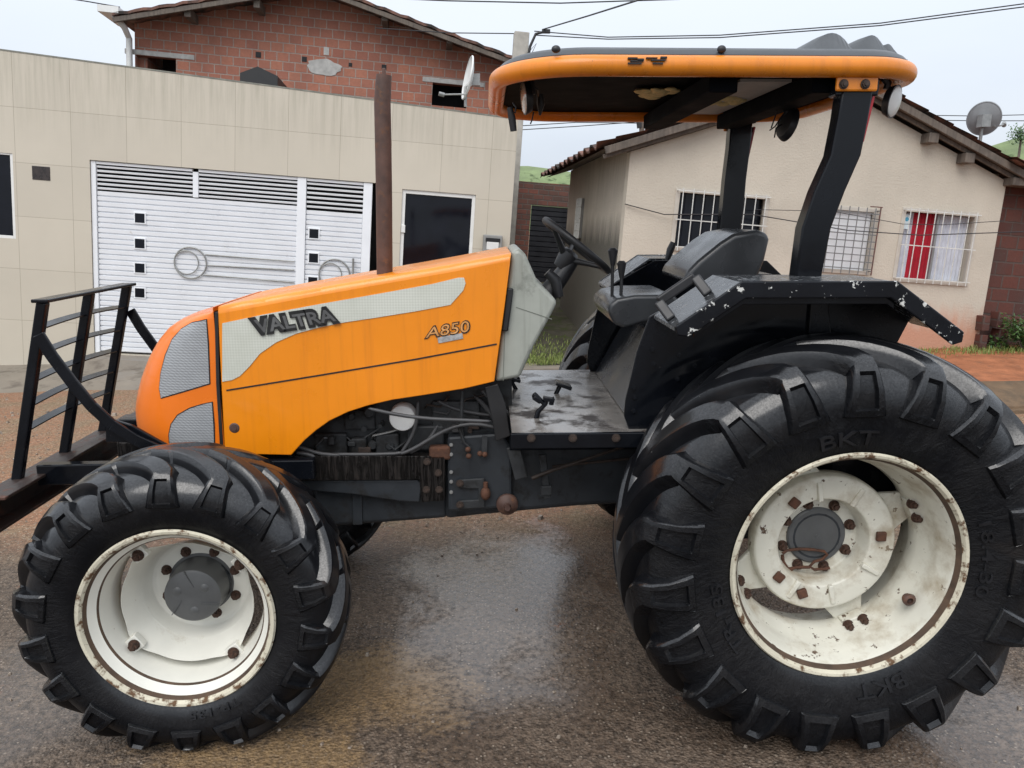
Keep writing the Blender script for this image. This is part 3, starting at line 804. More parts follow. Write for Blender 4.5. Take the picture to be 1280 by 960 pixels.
# sloping tunnel between floor and seat box
b = MB(); a = U(742, 520, 0)
xt = U(787, 542, -.5).x
tl = [Vector((xt, 0, pz+.002)), Vector((xt+.5, 0, pz+.002)), Vector((xt+.5, 0, pz+.30)), Vector((xt+.16, 0, pz+.30))]
b.prism([p+Vector((0, -.50, 0)) for p in tl], (0, 1.0, 0)); b.build('seat_platform', mat['black'], tractor, smooth=0, bevel=.008)

# ---- fenders
FYO, FYI = .872, .555
f_out = [(843, 409), (926, 352), (1120, 353), (1203, 416)]
fo = [U(x, y, -FYO) for x, y in f_out]
zt = (fo[1].z+fo[2].z)/2
fo[1].z = fo[2].z = zt
def fender(s):
    root = empty('rear_fender', tractor)
    def Y(p, y): return Vector((p.x, s*y, p.z))
    b = MB(); th = .012
    out = [p.copy() for p in fo]
    pts_top = [Vector((p.x, 0, p.z)) for p in out]
    # strip
    rows = [[Y(p, FYO) for p in pts_top], [Y(p, FYI) for p in pts_top]]
    b.grid(rows, 0); rows2 = [[q-Vector((0, 0, th)) for q in r] for r in rows]; b.grid(rows2, 0)
    for i in range(3):
        for r, r2 in zip(rows, rows2): b.face([r[i], r[i+1], r2[i+1], r2[i]])
    for e in (0, 3): b.face([rows[0][e], rows[1][e], rows2[1][e], rows2[0][e]])
    b.build('fender_top', mat['fender_top'], root, smooth=0)
    # lip: a band hanging from the outer edge with rounded ends
    lw = .052
    lip = [p+Vector((0, 0, .004)) for p in pts_top]
    low = []
    for i, p in enumerate(pts_top):
        d = []
        if i > 0: d.append((pts_top[i]-pts_top[i-1]).normalized())
        if i < 3: d.append((pts_top[i+1]-pts_top[i]).normalized())
        t = sum(d, Vector()).normalized(); n = Vector((t.z, 0, -t.x)); k = 1/max(.6, n.dot(Vector((d[0].z, 0, -d[0].x))))
        low.append(p+n*lw*k)
    low[0] += (pts_top[1]-pts_top[0]).normalized()*.02; low[3] -= (pts_top[3]-pts_top[2]).normalized()*.005
    e0 = pts_top[0]+(low[0]-pts_top[0])*.5-(pts_top[1]-pts_top[0]).normalized()*.018
    e1 = pts_top[3]+(low[3]-pts_top[3])*.5+(pts_top[3]-pts_top[2]).normalized()*.018
    poly = lip+[e1]+low[::-1]+[e0]
    b = MB(); b.prism([Vector((p.x, s*(FYO+.012), p.z)) for p in poly], (0, -s*.014, 0)); b.build('fender_lip', mat['black_chip'], root, smooth=0, bevel=.005, seg=3)
    # second inner step of the lip
    b = MB(); lw2 = [low[0].lerp(low[1], .12), low[1], low[2], low[2].lerp(low[3], .12)]; poly2 = [p+Vector((0, 0, .004)) for p in lw2]+[q+Vector((0, 0, -.022)) for q in lw2[::-1]]
    b.prism([Vector((p.x, s*(FYO-.012), p.z)) for p in poly2], (0, -s*.012, 0)); b.build('fender_flange', mat['black'], root, smooth=0, bevel=.003)
    # inner wall
    wall_px = [(812, 396), (796, 440), (782, 500), (780, 520), (788, 542), (806, 556), (860, 600), (960, 660), (1120, 660), (1140, 560), (1128, 480), (1118, 436), (1136, 402), (1133, 388), (1092, 347), (1000, 346), (898, 347)]
    ps = [U(x, y, -FYI) for x, y in wall_px]
    b = MB(); b.prism([Vector((p.x, s*FYI, p.z)) for p in ps], (0, -s*.014, 0)); w = b.build('fender_wall', mat['black'], root, smooth=0, bevel=.003)
    b = MB(); b.prism([Vector((U(x, y, -FYI).x, s*(FYI+.02), U(x, y, -FYI).z)) for x, y in ((1012, 366), (1032, 366), (1036, 416), (1008, 416))], (0, -s*.02, 0)); b.build('wall_rib', mat['black'], root, smooth=0, bevel=.004); b = MB()
    b.prism([Vector((U(x, y, -FYI).x, s*(FYI+.012), U(x, y, -FYI).z)) for x, y in ((876, 380), (879, 378), (892, 404), (889, 406))], (0, -s*.01, 0)); b.build('wall_rib', mat['black'], root, smooth=0, bevel=.004)
    for x, y in ((1026, 387), (1030, 410), (816, 438), (818, 456), (793, 486), (794, 498), (793, 515), (848, 475), (850, 445), (870, 458)):
        p = U(x, y, -FYI-.014); q = nut(root, bm_s, Vector((p.x, s*(FYI+(.0 if s < 0 else .0)), p.z)), 'wall_bolt')
    return root
fen = fender(-1); fender(1)
def gr(x, y, Y): return U(x, y, Y)
b = MB(); f0, f1 = fo[0], fo[1]; dirf = (f1-f0).normalized(); nf = Vector((-dirf.z, 0, dirf.x))
base = lambda t, y: Vector((f0.x, y, f0.z))+dirf*t
L_ = (f1-f0).length
for s in (-1,):
    p = [base(.08*L_, -.76), base(.08*L_, -.72)+nf*.068, base(.66*L_, -.72)+nf*.068, base(.66*L_, -.76)]
    for a, c in zip(p, p[1:]): b.bar(a, c, .034, .020, (0, 1, 0))
b.build('grab_rail', mat['plastic'], tractor, smooth=0, bevel=.006)

# ---- roll posts
def rpost(s):
    root = empty('roll_post', tractor)
    px = [(1067, 112), (1061, 150), (1052, 195), (1032, 240), (1016, 285), (1006, 346)]
    ps = [U(x, y, -.587) for x, y in px] if s < 0 else [U(x, y, .587) for x, y in ((925, 148), (922, 185), (917, 225), (914, 260), (910, 290), (903, 335))]
    wd = [.108, .106, .106, .108, .104, .094]
    front_, back_ = [], []
    for i, p in enumerate(ps):
        front_.append(Vector((p.x-wd[i]/2, s*.587, p.z))); back_.append(Vector((p.x+wd[i]/2, s*.587, p.z)))
    b = MB(); rows = []
    for f_, k_ in zip(front_, back_):
        rows.append([f_+Vector((0, -.035, 0)), k_+Vector((0, -.035, 0)), k_+Vector((0, .035, 0)), f_+Vector((0, .035, 0))])
    V = b.grid(rows, cv=True); b.bm.faces.new(V[0]); b.bm.faces.new(V[-1][::-1])
    o = b.build('post', mat['black'], root, smooth=25, bevel=.006)
    b = MB(); p = back_[1].lerp(back_[0], .1); b.box((p.x+.004, s*.587, p.z), (.008, .05, .17), Matrix.Rotation(.16, 3, 'Y')); b.build('reflector_strip', mat['red'], root, smooth=0)
    b = MB(); a = U(1047, 97, -.64); c = U(1098, 114, -.64); b.box2((a.x, s*.622, c.z), (c.x, s*.636, a.z+.01)); br = b.build('mount_plate', mat['orange_dull'], root, smooth=0, bevel=.01)
    for x in (1055, 1082): nut(root, bm_, Vector((U(x, 105, -.64).x, s*.637 if s < 0 else s*.62, U(x, 105, -.64).z)), 'mount_bolt')
    b = MB(); b.box((ps[0].x, s*.587, ps[0].z+.02), (.15, .06, .09)); b.build('mount_socket', mat['black'], root, smooth=0, bevel=.006)
    return root
rpost(-1); rpost(1)

# ---- canopy
can = empty('canopy', tractor)
cz = U(800, 80, -.665).z
xl = U(612, 104, -.12).x+.03; xr = U(1147, 90, -.40).x-.075
Wc = .634
def plan(xl_, xr_, w, rf, rr, n=14):
    pts = []
    for (cx_, cy_, r_, a0) in ((xl_+rf, -w+rf, rf, 180), (xr_-rr, -w+rr, rr, 270), (xr_-rr, w-rr, rr, 0), (xl_+rf, w-rf, rf, 90)):
        for k in range(n+1):
            a = R(a0+90*k/n); pts.append((cx_+r_*math.cos(a), cy_+r_*math.sin(a)))
    return pts
RF, RR = .32, .22
tubep = plan(xl, xr, Wc, RF, RR)
def dens(pts, m=.12):
    out = []
    for a, c in zip(pts, pts[1:]+pts[:1]):
        k = max(1, int(math.dist(a, c)/m))
        for i in range(k): out.append((a[0]+(c[0]-a[0])*i/k, a[1]+(c[1]-a[1])*i/k))
    return out
tp = dens(tubep)
b = MB(); b.tube([(x, y, cz) for x, y in tp], .034, 18, closed=True, flat=1.0)
b.build('roof_edge', mat['orange_dull'], can, smooth=60)
b = MB(); rings = []
cxm = (xl+xr)/2
def inset(d, z):
    return [Vector((x, y, z)) for x, y in dens2(plan(xl+d, xr-d, Wc-d, max(.05, RF-d), max(.05, RR-d)))]
def dens2(pts): return pts
zr = U(800, 58.5, -.61).z
for d, z in ((.03, cz+.01), (-.004, cz+.024), (-.004, cz+.036), (.012, zr-.012), (.035, zr), (.16, zr+.004), (.3, zr+.008), (.45, zr+.010)): rings.append(inset(d, z))
V = b.grid(rings, cv=True); b.bm.faces.new(V[-1])
b.build('roof_panel', mat['roof_top'], can, smooth=35)
b = MB(); rings = [inset(d, z) for d, z in ((.02, cz+.006), (.05, cz+.010), (.10, cz+.012), (.25, cz+.012), (.45, cz+.012))]
V = b.grid(rings, cv=True); b.bm.faces.new(V[-1])
b.build('roof_lining', mat['black_matt'], can, smooth=35)
def ridge(px0, px1, pyt, Y0, Y1):
    b = MB(); a = U(px0, 66, -.5); c = U(px1, 66, -.5); t = U((px0+px1)/2, pyt, Y0+.10)
    rows = []
    for i in range(13):
        f = i/12; y = Y0+(Y1-Y0)*f; e = min(1, math.sin(math.pi*f)*3.5)**.6
        rows.append([Vector((a.x+(c.x-a.x)*k/12, y, zr-.01+(t.z-zr+.01)*e*max(0, math.sin(math.pi*k/12))**.75)) for k in range(13)])
    b.grid(rows); b.build('roof_ridge', mat['roof_top'], can, smooth=60)
ridge(1012, 1078, 40, -.54, .5); ridge(1074, 1120, 43, -.53, .5); ridge(1112, 1140, 55, -.48, .46)
for x in (695, 902):
    b = MB(); c = U(x, 61.5, -.635); b.sphere(c, .014, (1.1, .8, .9), 12, 8); b.build('roof_bolt', mat['plastic'], can, smooth=60)
# maker marks worn off the orange edge
b = MB()
for (x0, y0, x1, y1) in ((785, 71.5, 797, 73.5), (788, 75, 804, 77), (785, 78, 802, 80), (797, 73, 805, 76), (808, 71.5, 822, 73), (814, 74, 832, 76), (816, 78, 829, 80), (826, 70.5, 834, 73)):
    p, q = U(x0, y0, -.673), U(x1, y1, -.673); b.box2((p.x, -.674, q.z), (q.x, -.664, p.z))
b.build('worn_decal', mat['letter_black'], can, smooth=0)
# cross beams, torn lining and foam under the roof
zl = cz+.002
for (x0, x1) in ((.70, .80), (1.06, 1.16)):
    b = MB(); b.box2((x0, -.57, zl-.075), (x1, .57, zl-.01)); b.build('cross_beam', mat['black_matt'], can, smooth=0, bevel=.006)
b = MB(); b.box2((.86, -.40, zl-.012), (1.05, .52, zl-.002)); b.build('bare_liner', mat['liner'], can, smooth=0)
b = MB()
for k in range(26):
    b.sphere((.60+random.uniform(-.05, .09), -.12+random.uniform(-.08, .12)+random.choice((0, .05)), zl-.004), random.uniform(.010, .026), (1.6, 1.2, .5), 8, 6)
b.build('torn_foam', mat['foam'], can, smooth=50)
b = MB()
for k in range(22):
    b.sphere((.95+random.uniform(-.05, .06), .02+random.uniform(-.07, .12), zl-.014), random.uniform(.010, .024), (1.4, 1.2, .6), 8, 6)
b.build('torn_foam', mat['foam'], can, smooth=50)
b = MB(); b.box(U(852, 128, .3), (.04, .03, .05)); b.lathe([(0, .01), (.018, .01), (.02, 0)], c=U(852, 122, .3), n=12); b.build('lining_clip', mat['rust_dark'], can, smooth=30)
# lamps under the canopy
def lamp(c, d, r, lens, parent, name='work_lamp'):
    c = Vector(c); d = Vector(d).normalized()
    b = MB(); b.tube([c-d*.028, c-d*.022, c-d*.004, c+d*.004], [r*.5, r*.85, r, r*1.02], 24, cap=True)
    o = b.build(name, mat['plastic'], parent, smooth=40)
    b = MB(); b.tube([c+d*.0045, c+d*.008, c+d*.011], [r*.92, r*.86, r*.3], 24); b.build('lamp_lens', lens, o, smooth=60)
    return o
lp = lamp(U(656, 122, -.25), (-.985, -.12, -.1), .062, mat['lens'], can)
b = MB(); c = U(656, 104, -.25); b.bar(c+Vector((.02, 0, .05)), U(656, 118, -.25)+Vector((.03, 0, 0)), .02, .012, (0, 1, 0)); b.build('lamp_bracket', mat['plastic'], lp, smooth=0)
lp2 = lamp(U(1117, 127, -.50), (.66, -.70, -.18), .056, mat['white'], can)
b = MB(); b.tube([U(1108, 112, -.5), U(1110, 104, -.5), U(1105, 98, -.5)], .013, 8); b.build('lamp_bracket', mat['plastic'], lp2, smooth=40)
lp3 = lamp(U(986, 156, -.10), (.93, .12, -.25), .066, mat['lens'], can)
b = MB()
b.tube([U(984, 145, -.1), U(985, 136, -.1), U(982, 122, -.1)], .012, 8)
for w in (([(983, 138), (975, 148), (969, 158), (962, 163)]), ([(980, 140), (972, 130), (974, 115)]), ([(978, 155), (970, 160), (968, 172)]), ([(972, 118), (971, 140), (964, 160)])):
    b.tube([U(x, y, -.1) for x, y in w], .0028, 6)
b.build('lamp_wire', mat['rubber'], lp3, smooth=50)
b = MB()
b.tube([U(637, 134, -.35), U(640, 148, -.35), U(642, 164, -.35)], [.010, .014, .012], 8, flat=.7)
b.tube([U(641, 128, -.35), U(645, 134, -.35), U(644, 141, -.35), U(638, 138, -.35)], .0035, 6)
b.build('hanging_cable', mat['rubber'], can, smooth=50); b = MB()
b.tube([U(675, 118, -.2), U(676, 130, -.2), U(675, 144, -.2)], [.012, .016, .004], 8)
b.tube([U(667, 140, -.2), U(665, 150, -.2), U(663, 155, -.2)], .003, 6)
b.tube([U(650, 112, -.25), U(664, 106, -.25), U(672, 112, -.25), U(674, 122, -.2)], .004, 6)
b.build('hanging_cable', mat['rubber'], can, smooth=50)

# ---- levers
for pts, kr, Y in (([(765, 372), (765.5, 345), (766, 318)], .017, -.10), ([(776, 374), (777, 350), (777, 334)], .016, -.14)):
    b = MB(); b.tube([U(x, y, Y) for x, y in pts], .007, 8); x, y = pts[-1]
    b.tube([U(x, y+14, Y), U(x, y+2, Y), U(x, y-5, Y), U(x, y-8, Y)], [kr*.55, kr, kr*1.25, kr*.7], 12); b.build('gear_lever', mat['plastic'], tractor, smooth=50)
b = MB(); b.tube([U(834, 325, .35), U(838, 312, .35), U(842, 303, .35)], [.012, .018, .015], 10); b.build('hand_lever', mat['plastic'], tractor, smooth=50)
# axles
b = MB(); b.tube([(XR, -.70, ZR), (XR, -.45, ZR), (XR, -.3, ZR), (XR, .3, ZR), (XR, .45, ZR), (XR, 1.1, ZR)], [.10, .11, .2, .2, .11, .10], 20); b.box((XR-.12, 0, ZR), (.7, .5, .42)); b.build('rear_axle', mat['chassis'], tractor, smooth=40, bevel=.01)
b = MB(); b.tube([(XF, -.62, ZF), (XF, -.45, ZF), (XF, -.1, ZF-.02), (XF, .1, ZF-.02), (XF, .45, ZF), (XF, .62, ZF)], [.10, .075, .1, .1, .075, .10], 16); b.box((XF+.1, 0, ZF+.18), (.5, .4, .26)); b.build('front_axle', mat['chassis'], tractor, smooth=40, bevel=.01)
b = MB(); b.box((XF-.1, 0, ZF+.35), (.7, .52, .22)); b.build('front_support', mat['rail'], tractor, smooth=0, bevel=.01)

# ================================================================== SETTING
# the street climbs to the right: buildings stand plumb, a few degrees off the road's own normal
G1, G2, BY = .0723, .0367, R(4.9)
UPV = Vector((math.sin(G1), math.sin(G2), 1)).normalized()
HV = Vector((math.cos(BY), math.sin(BY), 0)); HV = (HV-UPV*HV.dot(UPV)).normalized()
NV = UPV.cross(HV)
def frame(A):
    m = Matrix.Identity(4)
    for i in range(3): m[i][0], m[i][1], m[i][2], m[i][3] = HV[i], NV[i], UPV[i], A[i]
    return m
def L(px, py, A, off=0.):
    P = UP(px, py, A+NV*off, NV)-A; return Vector((P.dot(HV), off, P.dot(UPV)))
AH = UZ(30, 463, 0)
BH = UZ(1150, 437, .2)

def stained(name, col, rough, joints=None, bmp=.1, bs=60, stain=(.20, .19, .15), ztop=3.7, low=None, var=.05, lowcol=None, bd=.004, topf=.75, spec=.5):
    """plaster or tile wall: rain streaks running down from the top, optional splash of soil at the foot, optional tile joints"""
    m, nt, p, N, Ln = nodes(name)
    v = coords(nt); t = N.new('ShaderNodeTexCoord'); s = N.new('ShaderNodeSeparateXYZ'); Ln.new(t.outputs['Object'], s.inputs[0])
    n1 = ntex(nt, v, 1.3, 6, .6)
    c = mixc(nt, ramp(nt, n1, .3, .7), tuple(x*(1-var) for x in col), tuple(min(1, x*(1+var)) for x in col))
    sv = coords(nt, (9, 9, .55)); sn = ntex(nt, sv, 1.6, 5, .65)
    zt = ramp(nt, s.outputs[2], ztop-1.0, ztop, 0, 1)
    f = math_(nt, 'MULTIPLY', ramp(nt, sn, .42, .78), zt)
    c = mixc(nt, math_(nt, 'MULTIPLY', f, topf), c, stain)
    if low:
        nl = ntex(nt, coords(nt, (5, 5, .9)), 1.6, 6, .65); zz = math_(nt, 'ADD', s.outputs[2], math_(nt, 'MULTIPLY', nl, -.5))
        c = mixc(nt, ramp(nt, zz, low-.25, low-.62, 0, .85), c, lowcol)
    rg = p.inputs['Roughness']; rg.default_value = rough
    nrm = None
    if joints:
        w, h, x0, z0, jc = joints
        cv = N.new('ShaderNodeCombineXYZ')
        Ln.new(math_(nt, 'ADD', s.outputs[0], -x0), cv.inputs[0]); Ln.new(math_(nt, 'ADD', s.outputs[2], -z0), cv.inputs[1])
        br = N.new('ShaderNodeTexBrick'); br.offset = 0; Ln.new(cv.outputs[0], br.inputs['Vector'])
        br.inputs['Scale'].default_value = 1; br.inputs['Brick Width'].default_value = w; br.inputs['Row Height'].default_value = h
        br.inputs['Mortar Size'].default_value = .0028; br.inputs['Mortar Smooth'].default_value = .2
        br.inputs['Color1'].default_value = (.94, .94, .94, 1); br.inputs['Color2'].default_value = (1, 1, 1, 1); br.inputs['Mortar'].default_value = (.60, .58, .55, 1)
        c = mixc(nt, 1.0, c, br.outputs['Color'], 'MULTIPLY')
        nrm = bump(nt, br.outputs['Fac'], -.3, .004)
    Ln.new(c, p.inputs['Base Color'])
    if bmp:
        nrm = bump(nt, ntex(nt, v, bs, 5, .65), bmp, bd, nrm)
    if nrm is not None: Ln.new(nrm, p.inputs['Normal'])
    p.inputs['Specular IOR Level'].default_value = spec
    return m

def brick_mat(name, c1, c2, mortar, w, h, ms=.012, grime=.4, axis=0, off=.5):
    m, nt, p, N, Ln = nodes(name)
    t = N.new('ShaderNodeTexCoord'); s = N.new('ShaderNodeSeparateXYZ'); Ln.new(t.outputs['Object'], s.inputs[0])
    cv = N.new('ShaderNodeCombineXYZ'); Ln.new(math_(nt, 'ADD', s.outputs[0], s.outputs[1]), cv.inputs[0]); Ln.new(s.outputs[2], cv.inputs[1])
    v = coords(nt); wob = ntex(nt, v, 7, 3, .6)
    cw = N.new('ShaderNodeVectorMath'); cw.operation = 'ADD'; sc_ = N.new('ShaderNodeCombineXYZ')
    d = math_(nt, 'MULTIPLY', math_(nt, 'ADD', wob, -.5), .018); Ln.new(d, sc_.inputs[0]); Ln.new(d, sc_.inputs[1])
    Ln.new(cv.outputs[0], cw.inputs[0]); Ln.new(sc_.outputs[0], cw.inputs[1])
    br = N.new('ShaderNodeTexBrick'); Ln.new(cw.outputs[0], br.inputs['Vector']); br.offset = off
    br.inputs['Scale'].default_value = 1; br.inputs['Brick Width'].default_value = w; br.inputs['Row Height'].default_value = h
    br.inputs['Mortar Size'].default_value = ms; br.inputs['Mortar Smooth'].default_value = .3; br.inputs['Bias'].default_value = 0
    br.inputs['Color1'].default_value = (*c1, 1); br.inputs['Color2'].default_value = (*c2, 1); br.inputs['Mortar'].default_value = (*mortar, 1)
    n1 = ntex(nt, v, 2.2, 6, .65); n2 = ntex(nt, v, 26, 5, .65)
    c = mixc(nt, ramp(nt, n1, .42, .75, 0, grime), br.outputs['Color'], (.055, .045, .04))
    c = mixc(nt, ramp(nt, n2, .35, .75, 0, .45), c, tuple(x*.55 for x in c1))
    c = mixc(nt, ramp(nt, ntex(nt, v, 11, 5, .7), .66, .74, 0, .6), c, (.34, .30, .27))
    Ln.new(c, p.inputs['Base Color']); p.inputs['Roughness'].default_value = .8
    h_ = math_(nt, 'ADD', math_(nt, 'MULTIPLY', br.outputs['Fac'], -1), math_(nt, 'MULTIPLY', n2, .35))
    Ln.new(bump(nt, h_, .7, .012), p.inputs['Normal'])
    return m

mat['tile'] = stained('porcelain_wall_tile', (.560, .510, .420), .22, (.632, .632, .0, 0.0, 0), bmp=.02, bs=3, stain=(.24, .23, .16), ztop=3.75, topf=.6, var=.035, bd=.02)
mat['cap'] = M('mossy_parapet_cap', (.20, .20, .17), .7, var=.4, vs=9, bmp=.3, bs=40)
mat['gate'] = M('white_gate_paint', (.78, .80, .83), .35, var=.03, vs=4, spots=((.50, .47, .40), 9, .68, .8))
mat['dark_in'] = M('dark_interior', (.008, .008, .010), .7, var=.2)
mat['dark_glass'] = M('dark_glass', (.006, .007, .011), .07, var=.3, vs=3, rvar=.03, spec=.22)
mat['stucco'] = stained('beige_stucco', (.525, .472, .392), .85, None, bmp=.5, bs=40, stain=(.30, .25, .20), ztop=3.5, low=.62, lowcol=(.50, .23, .14), var=.09, bd=.018, topf=.6)
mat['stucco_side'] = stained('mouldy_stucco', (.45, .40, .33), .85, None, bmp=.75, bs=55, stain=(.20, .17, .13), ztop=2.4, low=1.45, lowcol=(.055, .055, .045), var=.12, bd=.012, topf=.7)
mat['brick'] = brick_mat('hollow_clay_brick', (.43, .172, .108), (.32, .122, .084), (.36, .30, .26), .205, .150, .010, .35)
mat['brick_old'] = brick_mat('old_alley_brick', (.22, .075, .05), (.10, .06, .045), (.12, .105, .09), .20, .10, .012, .85)
mat['brick_dark'] = brick_mat('wet_dark_brick', (.13, .038, .025), (.075, .026, .020), (.09, .065, .055), .24, .17, .012, .75)
mat['mortar'] = M('mortar_patch', (.42, .41, .39), .9, var=.2, vs=12, bmp=.6, bs=50)
mat['wood'] = M('weathered_timber', (.13, .105, .085), .75, var=.35, vs=6, streak=((.05, .04, .035), .45, .7, .6), bmp=.4, bs=30)
mat['clay'] = M('weathered_clay_tile', (.16, .075, .052), .7, var=.4, vs=7, spots=(((.035, .030, .027), 4, .44, .60), ((.26, .25, .21), 16, .66, .74)), bmp=.4, bs=40)
mat['concrete'] = M('wet_concrete', (.20, .172, .138), .45, spec=.3, var=.2, vs=3, spots=((.12, .10, .08), 4, .52, .68), bmp=.25, bs=45, rvar=.2)
mat['step'] = M('brown_wet_step', (.13, .085, .05), .6, spec=.25, var=.3, vs=4, spots=((.09, .07, .05), 5, .5, .68), bmp=.3, bs=22)
mat['soil'] = M('red_soil', (.33, .13, .065), .85, spec=.15, var=.3, vs=5, spots=((.20, .10, .06), 7, .55, .7), bmp=.6, bs=22, bd=.02)
mat['alley'] = M('mossy_concrete', (.065, .06, .045), .9, spec=.1, var=.4, vs=4, spots=((.05, .065, .02), 5, .5, .66), bmp=.35, bs=25, bd=.01)
mat['bars'] = M('pale_iron_bars', (.60, .60, .57), .5, var=.15, vs=14, spots=((.16, .08, .05), 30, .6, .68))
mat['bars_rust'] = M('rusty_iron', (.13, .06, .05), .7, var=.3, vs=20)
mat['frame'] = M('window_frame_paint', (.50, .46, .40), .5, var=.1)
mat['curtain_red'] = M('red_curtain', (.42, .012, .03), .8, var=.15, vs=12)
mat['curtain_white'] = M('pale_curtain', (.62, .64, .70), .8, var=.1, vs=9)
mat['dish_grey'] = M('grey_dish', (.26, .27, .28), .5, var=.15, vs=6)
mat['wire'] = M('cable_black', (.02, .02, .022), .6)
mat['pole'] = M('pole_concrete', (.40, .38, .34), .85, var=.2, vs=8, bmp=.3, bs=60)

def glass_mat():
    m, nt, p, N, Ln = nodes('window_glass')
    p.inputs['Base Color'].default_value = (.9, .93, .95, 1); p.inputs['Roughness'].default_value = .03
    p.inputs['Transmission Weight'].default_value = 1; p.inputs['IOR'].default_value = 1.45
    return m

# ---- ground
def ground_mat():
    m, nt, p, N, Ln = nodes('wet_street')
    t = N.new('ShaderNodeTexCoord'); s = N.new('ShaderNodeSeparateXYZ'); Ln.new(t.outputs['Object'], s.inputs[0])
    v = coords(nt)
    big = ntex(nt, v, .55, 5, .6); mid = ntex(nt, v, 2.6, 6, .62, .4); fine = ntex(nt, v, 34, 6, .7); grit = ntex(nt, v, 120, 3, .75); 
    vo = N.new('ShaderNodeTexVoronoi'); Ln.new(v, vo.inputs['Vector']); vo.inputs['Scale'].default_value = 95
    c = mixc(nt, ramp(nt, mid, .35, .68), (.108, .076, .055), (.185, .138, .102))
    c = mixc(nt, ramp(nt, fine, .42, .60, 0, .8), c, (.034, .026, .020))
    # single stones of the worn surface, each with its own tone
    v2 = N.new('ShaderNodeTexVoronoi'); Ln.new(v, v2.inputs['Vector']); v2.inputs['Scale'].default_value = 70
    sx = N.new('ShaderNodeSeparateColor'); Ln.new(v2.outputs['Color'], sx.inputs[0])
    core = ramp(nt, v2.outputs['Distance'], .42, .22)
    c = mixc(nt, math_(nt, 'MULTIPLY', math_(nt, 'MULTIPLY', ramp(nt, sx.outputs[0], .62, .80), core), ramp(nt, fine, .35, .6, .2, 1)), c, (.34, .275, .215))
    c = mixc(nt, math_(nt, 'MULTIPLY', math_(nt, 'MULTIPLY', ramp(nt, sx.outputs[1], .45, .60), core), .5), c, (.022, .017, .014))
    # reddish bits of soil trodden into the asphalt
    c = mixc(nt, ramp(nt, ntex(nt, v, 5.5, 6, .68), .64, .73, 0, .7), c, (.20, .085, .045))
    def ell(cx, cy, rx, ry, lo, hi, rot=0.):
        """soft irregular blot on the road"""
        mp = N.new('ShaderNodeMapping'); mp.vector_type = 'TEXTURE'; mp.inputs[1].default_value = (cx, cy, 0); mp.inputs[2].default_value = (0, 0, rot); mp.inputs[3].default_value = (rx, ry, 1)
        Ln.new(t.outputs['Object'], mp.inputs[0])
        ln = N.new('ShaderNodeVectorMath'); ln.operation = 'LENGTH'; Ln.new(mp.outputs[0], ln.inputs[0])
        d = math_(nt, 'ADD', ln.outputs['Value'], math_(nt, 'MULTIPLY', math_(nt, 'ADD', mid, -.5), 2.3)); d = math_(nt, 'ADD', d, math_(nt, 'MULTIPLY', math_(nt, 'ADD', fine, -.5), 1.0))
        return ramp(nt, d, hi, lo)
    # sandy silt
    sand = ell(-.60, -.52, .40, .28, .55, 1.15); sand2 = ell(-.95, -.95, .55, .2, .6, 1.1)
    sd = math_(nt, 'MAXIMUM', sand, sand2)
    sd = math_(nt, 'MULTIPLY', sd, ramp(nt, fine, .62, .40, .35, .9))
    c = mixc(nt, sd, c, (.26, .17, .085))
    # dry-ish dirt verge along the house side
    e = math_(nt, 'ADD', s.outputs[1], math_(nt, 'MULTIPLY', big, 1.6))
    e = math_(nt, 'ADD', e, math_(nt, 'MULTIPLY', mid, .9))
    verge = ramp(nt, e, 1.9, 2.7)
    dirt = mixc(nt, ramp(nt, mid, .40, .62), (.36, .185, .11), (.29, .21, .135))
    dirt = mixc(nt, ramp(nt, fine, .42, .62, 0, .75), dirt, (.13, .095, .065))
    dirt = mixc(nt, math_(nt, 'MULTIPLY', ramp(nt, sx.outputs[0], .55, .75), core), dirt, (.42, .36, .28))
    c = mixc(nt, math_(nt, 'MULTIPLY', verge, .9), c, dirt)
    Ln.new(c, p.inputs['Base Color'])
    # water
    pud = ell(.02, .15, .60, 1.0, .55, 1.15); pud2 = ell(1.95, -.95, .6, .5, .5, 1.2); pud3 = ell(-1.9, -.45, .45, .7, .4, 1.2)
    pd = math_(nt, 'MAXIMUM', math_(nt, 'MAXIMUM', pud, math_(nt, 'MULTIPLY', pud2, .8)), math_(nt, 'MULTIPLY', pud3, .6))
    wetn = ramp(nt, mid, .42, .64, .26, .52)
    rg = math_(nt, 'ADD', wetn, math_(nt, 'MULTIPLY', verge, .22))
    rgm = N.new('ShaderNodeMix'); rgm.data_type = 'FLOAT'; Ln.new(pd, rgm.inputs[0]); Ln.new(rg, rgm.inputs[2]); rgm.inputs[3].default_value = .11
    Ln.new(rgm.outputs[0], p.inputs['Roughness'])
    hh = math_(nt, 'ADD', math_(nt, 'MULTIPLY', fine, .7), math_(nt, 'MULTIPLY', vo.outputs['Distance'], -.6))
    hh = math_(nt, 'ADD', hh, math_(nt, 'MULTIPLY', grit, .3)); hh = math_(nt, 'ADD', hh, math_(nt, 'MULTIPLY', v2.outputs['Distance'], -.7))
    st = N.new('ShaderNodeBump'); Ln.new(hh, st.inputs['Height']); st.inputs['Distance'].default_value = .02
    Ln.new(math_(nt, 'ADD', math_(nt, 'MULTIPLY', pd, -.38), .58), st.inputs['Strength'])
    rip = bump(nt, ntex(nt, v, 7, 3, .5), .12, .03, st.outputs[0])
    cn = bump(nt, ntex(nt, v, 5, 3, .5), .10, .02); cn = bump(nt, ntex(nt, v, 26, 4, .65, 1.0), .16, .006, cn); cn = bump(nt, fine, .22, .004, cn)
    Ln.new(cn, p.inputs['Coat Normal'])
    Ln.new(rip, p.inputs['Normal'])
    Ln.new(ramp(nt, verge, 0, 1, .24, .04), p.inputs['Specular IOR Level'])
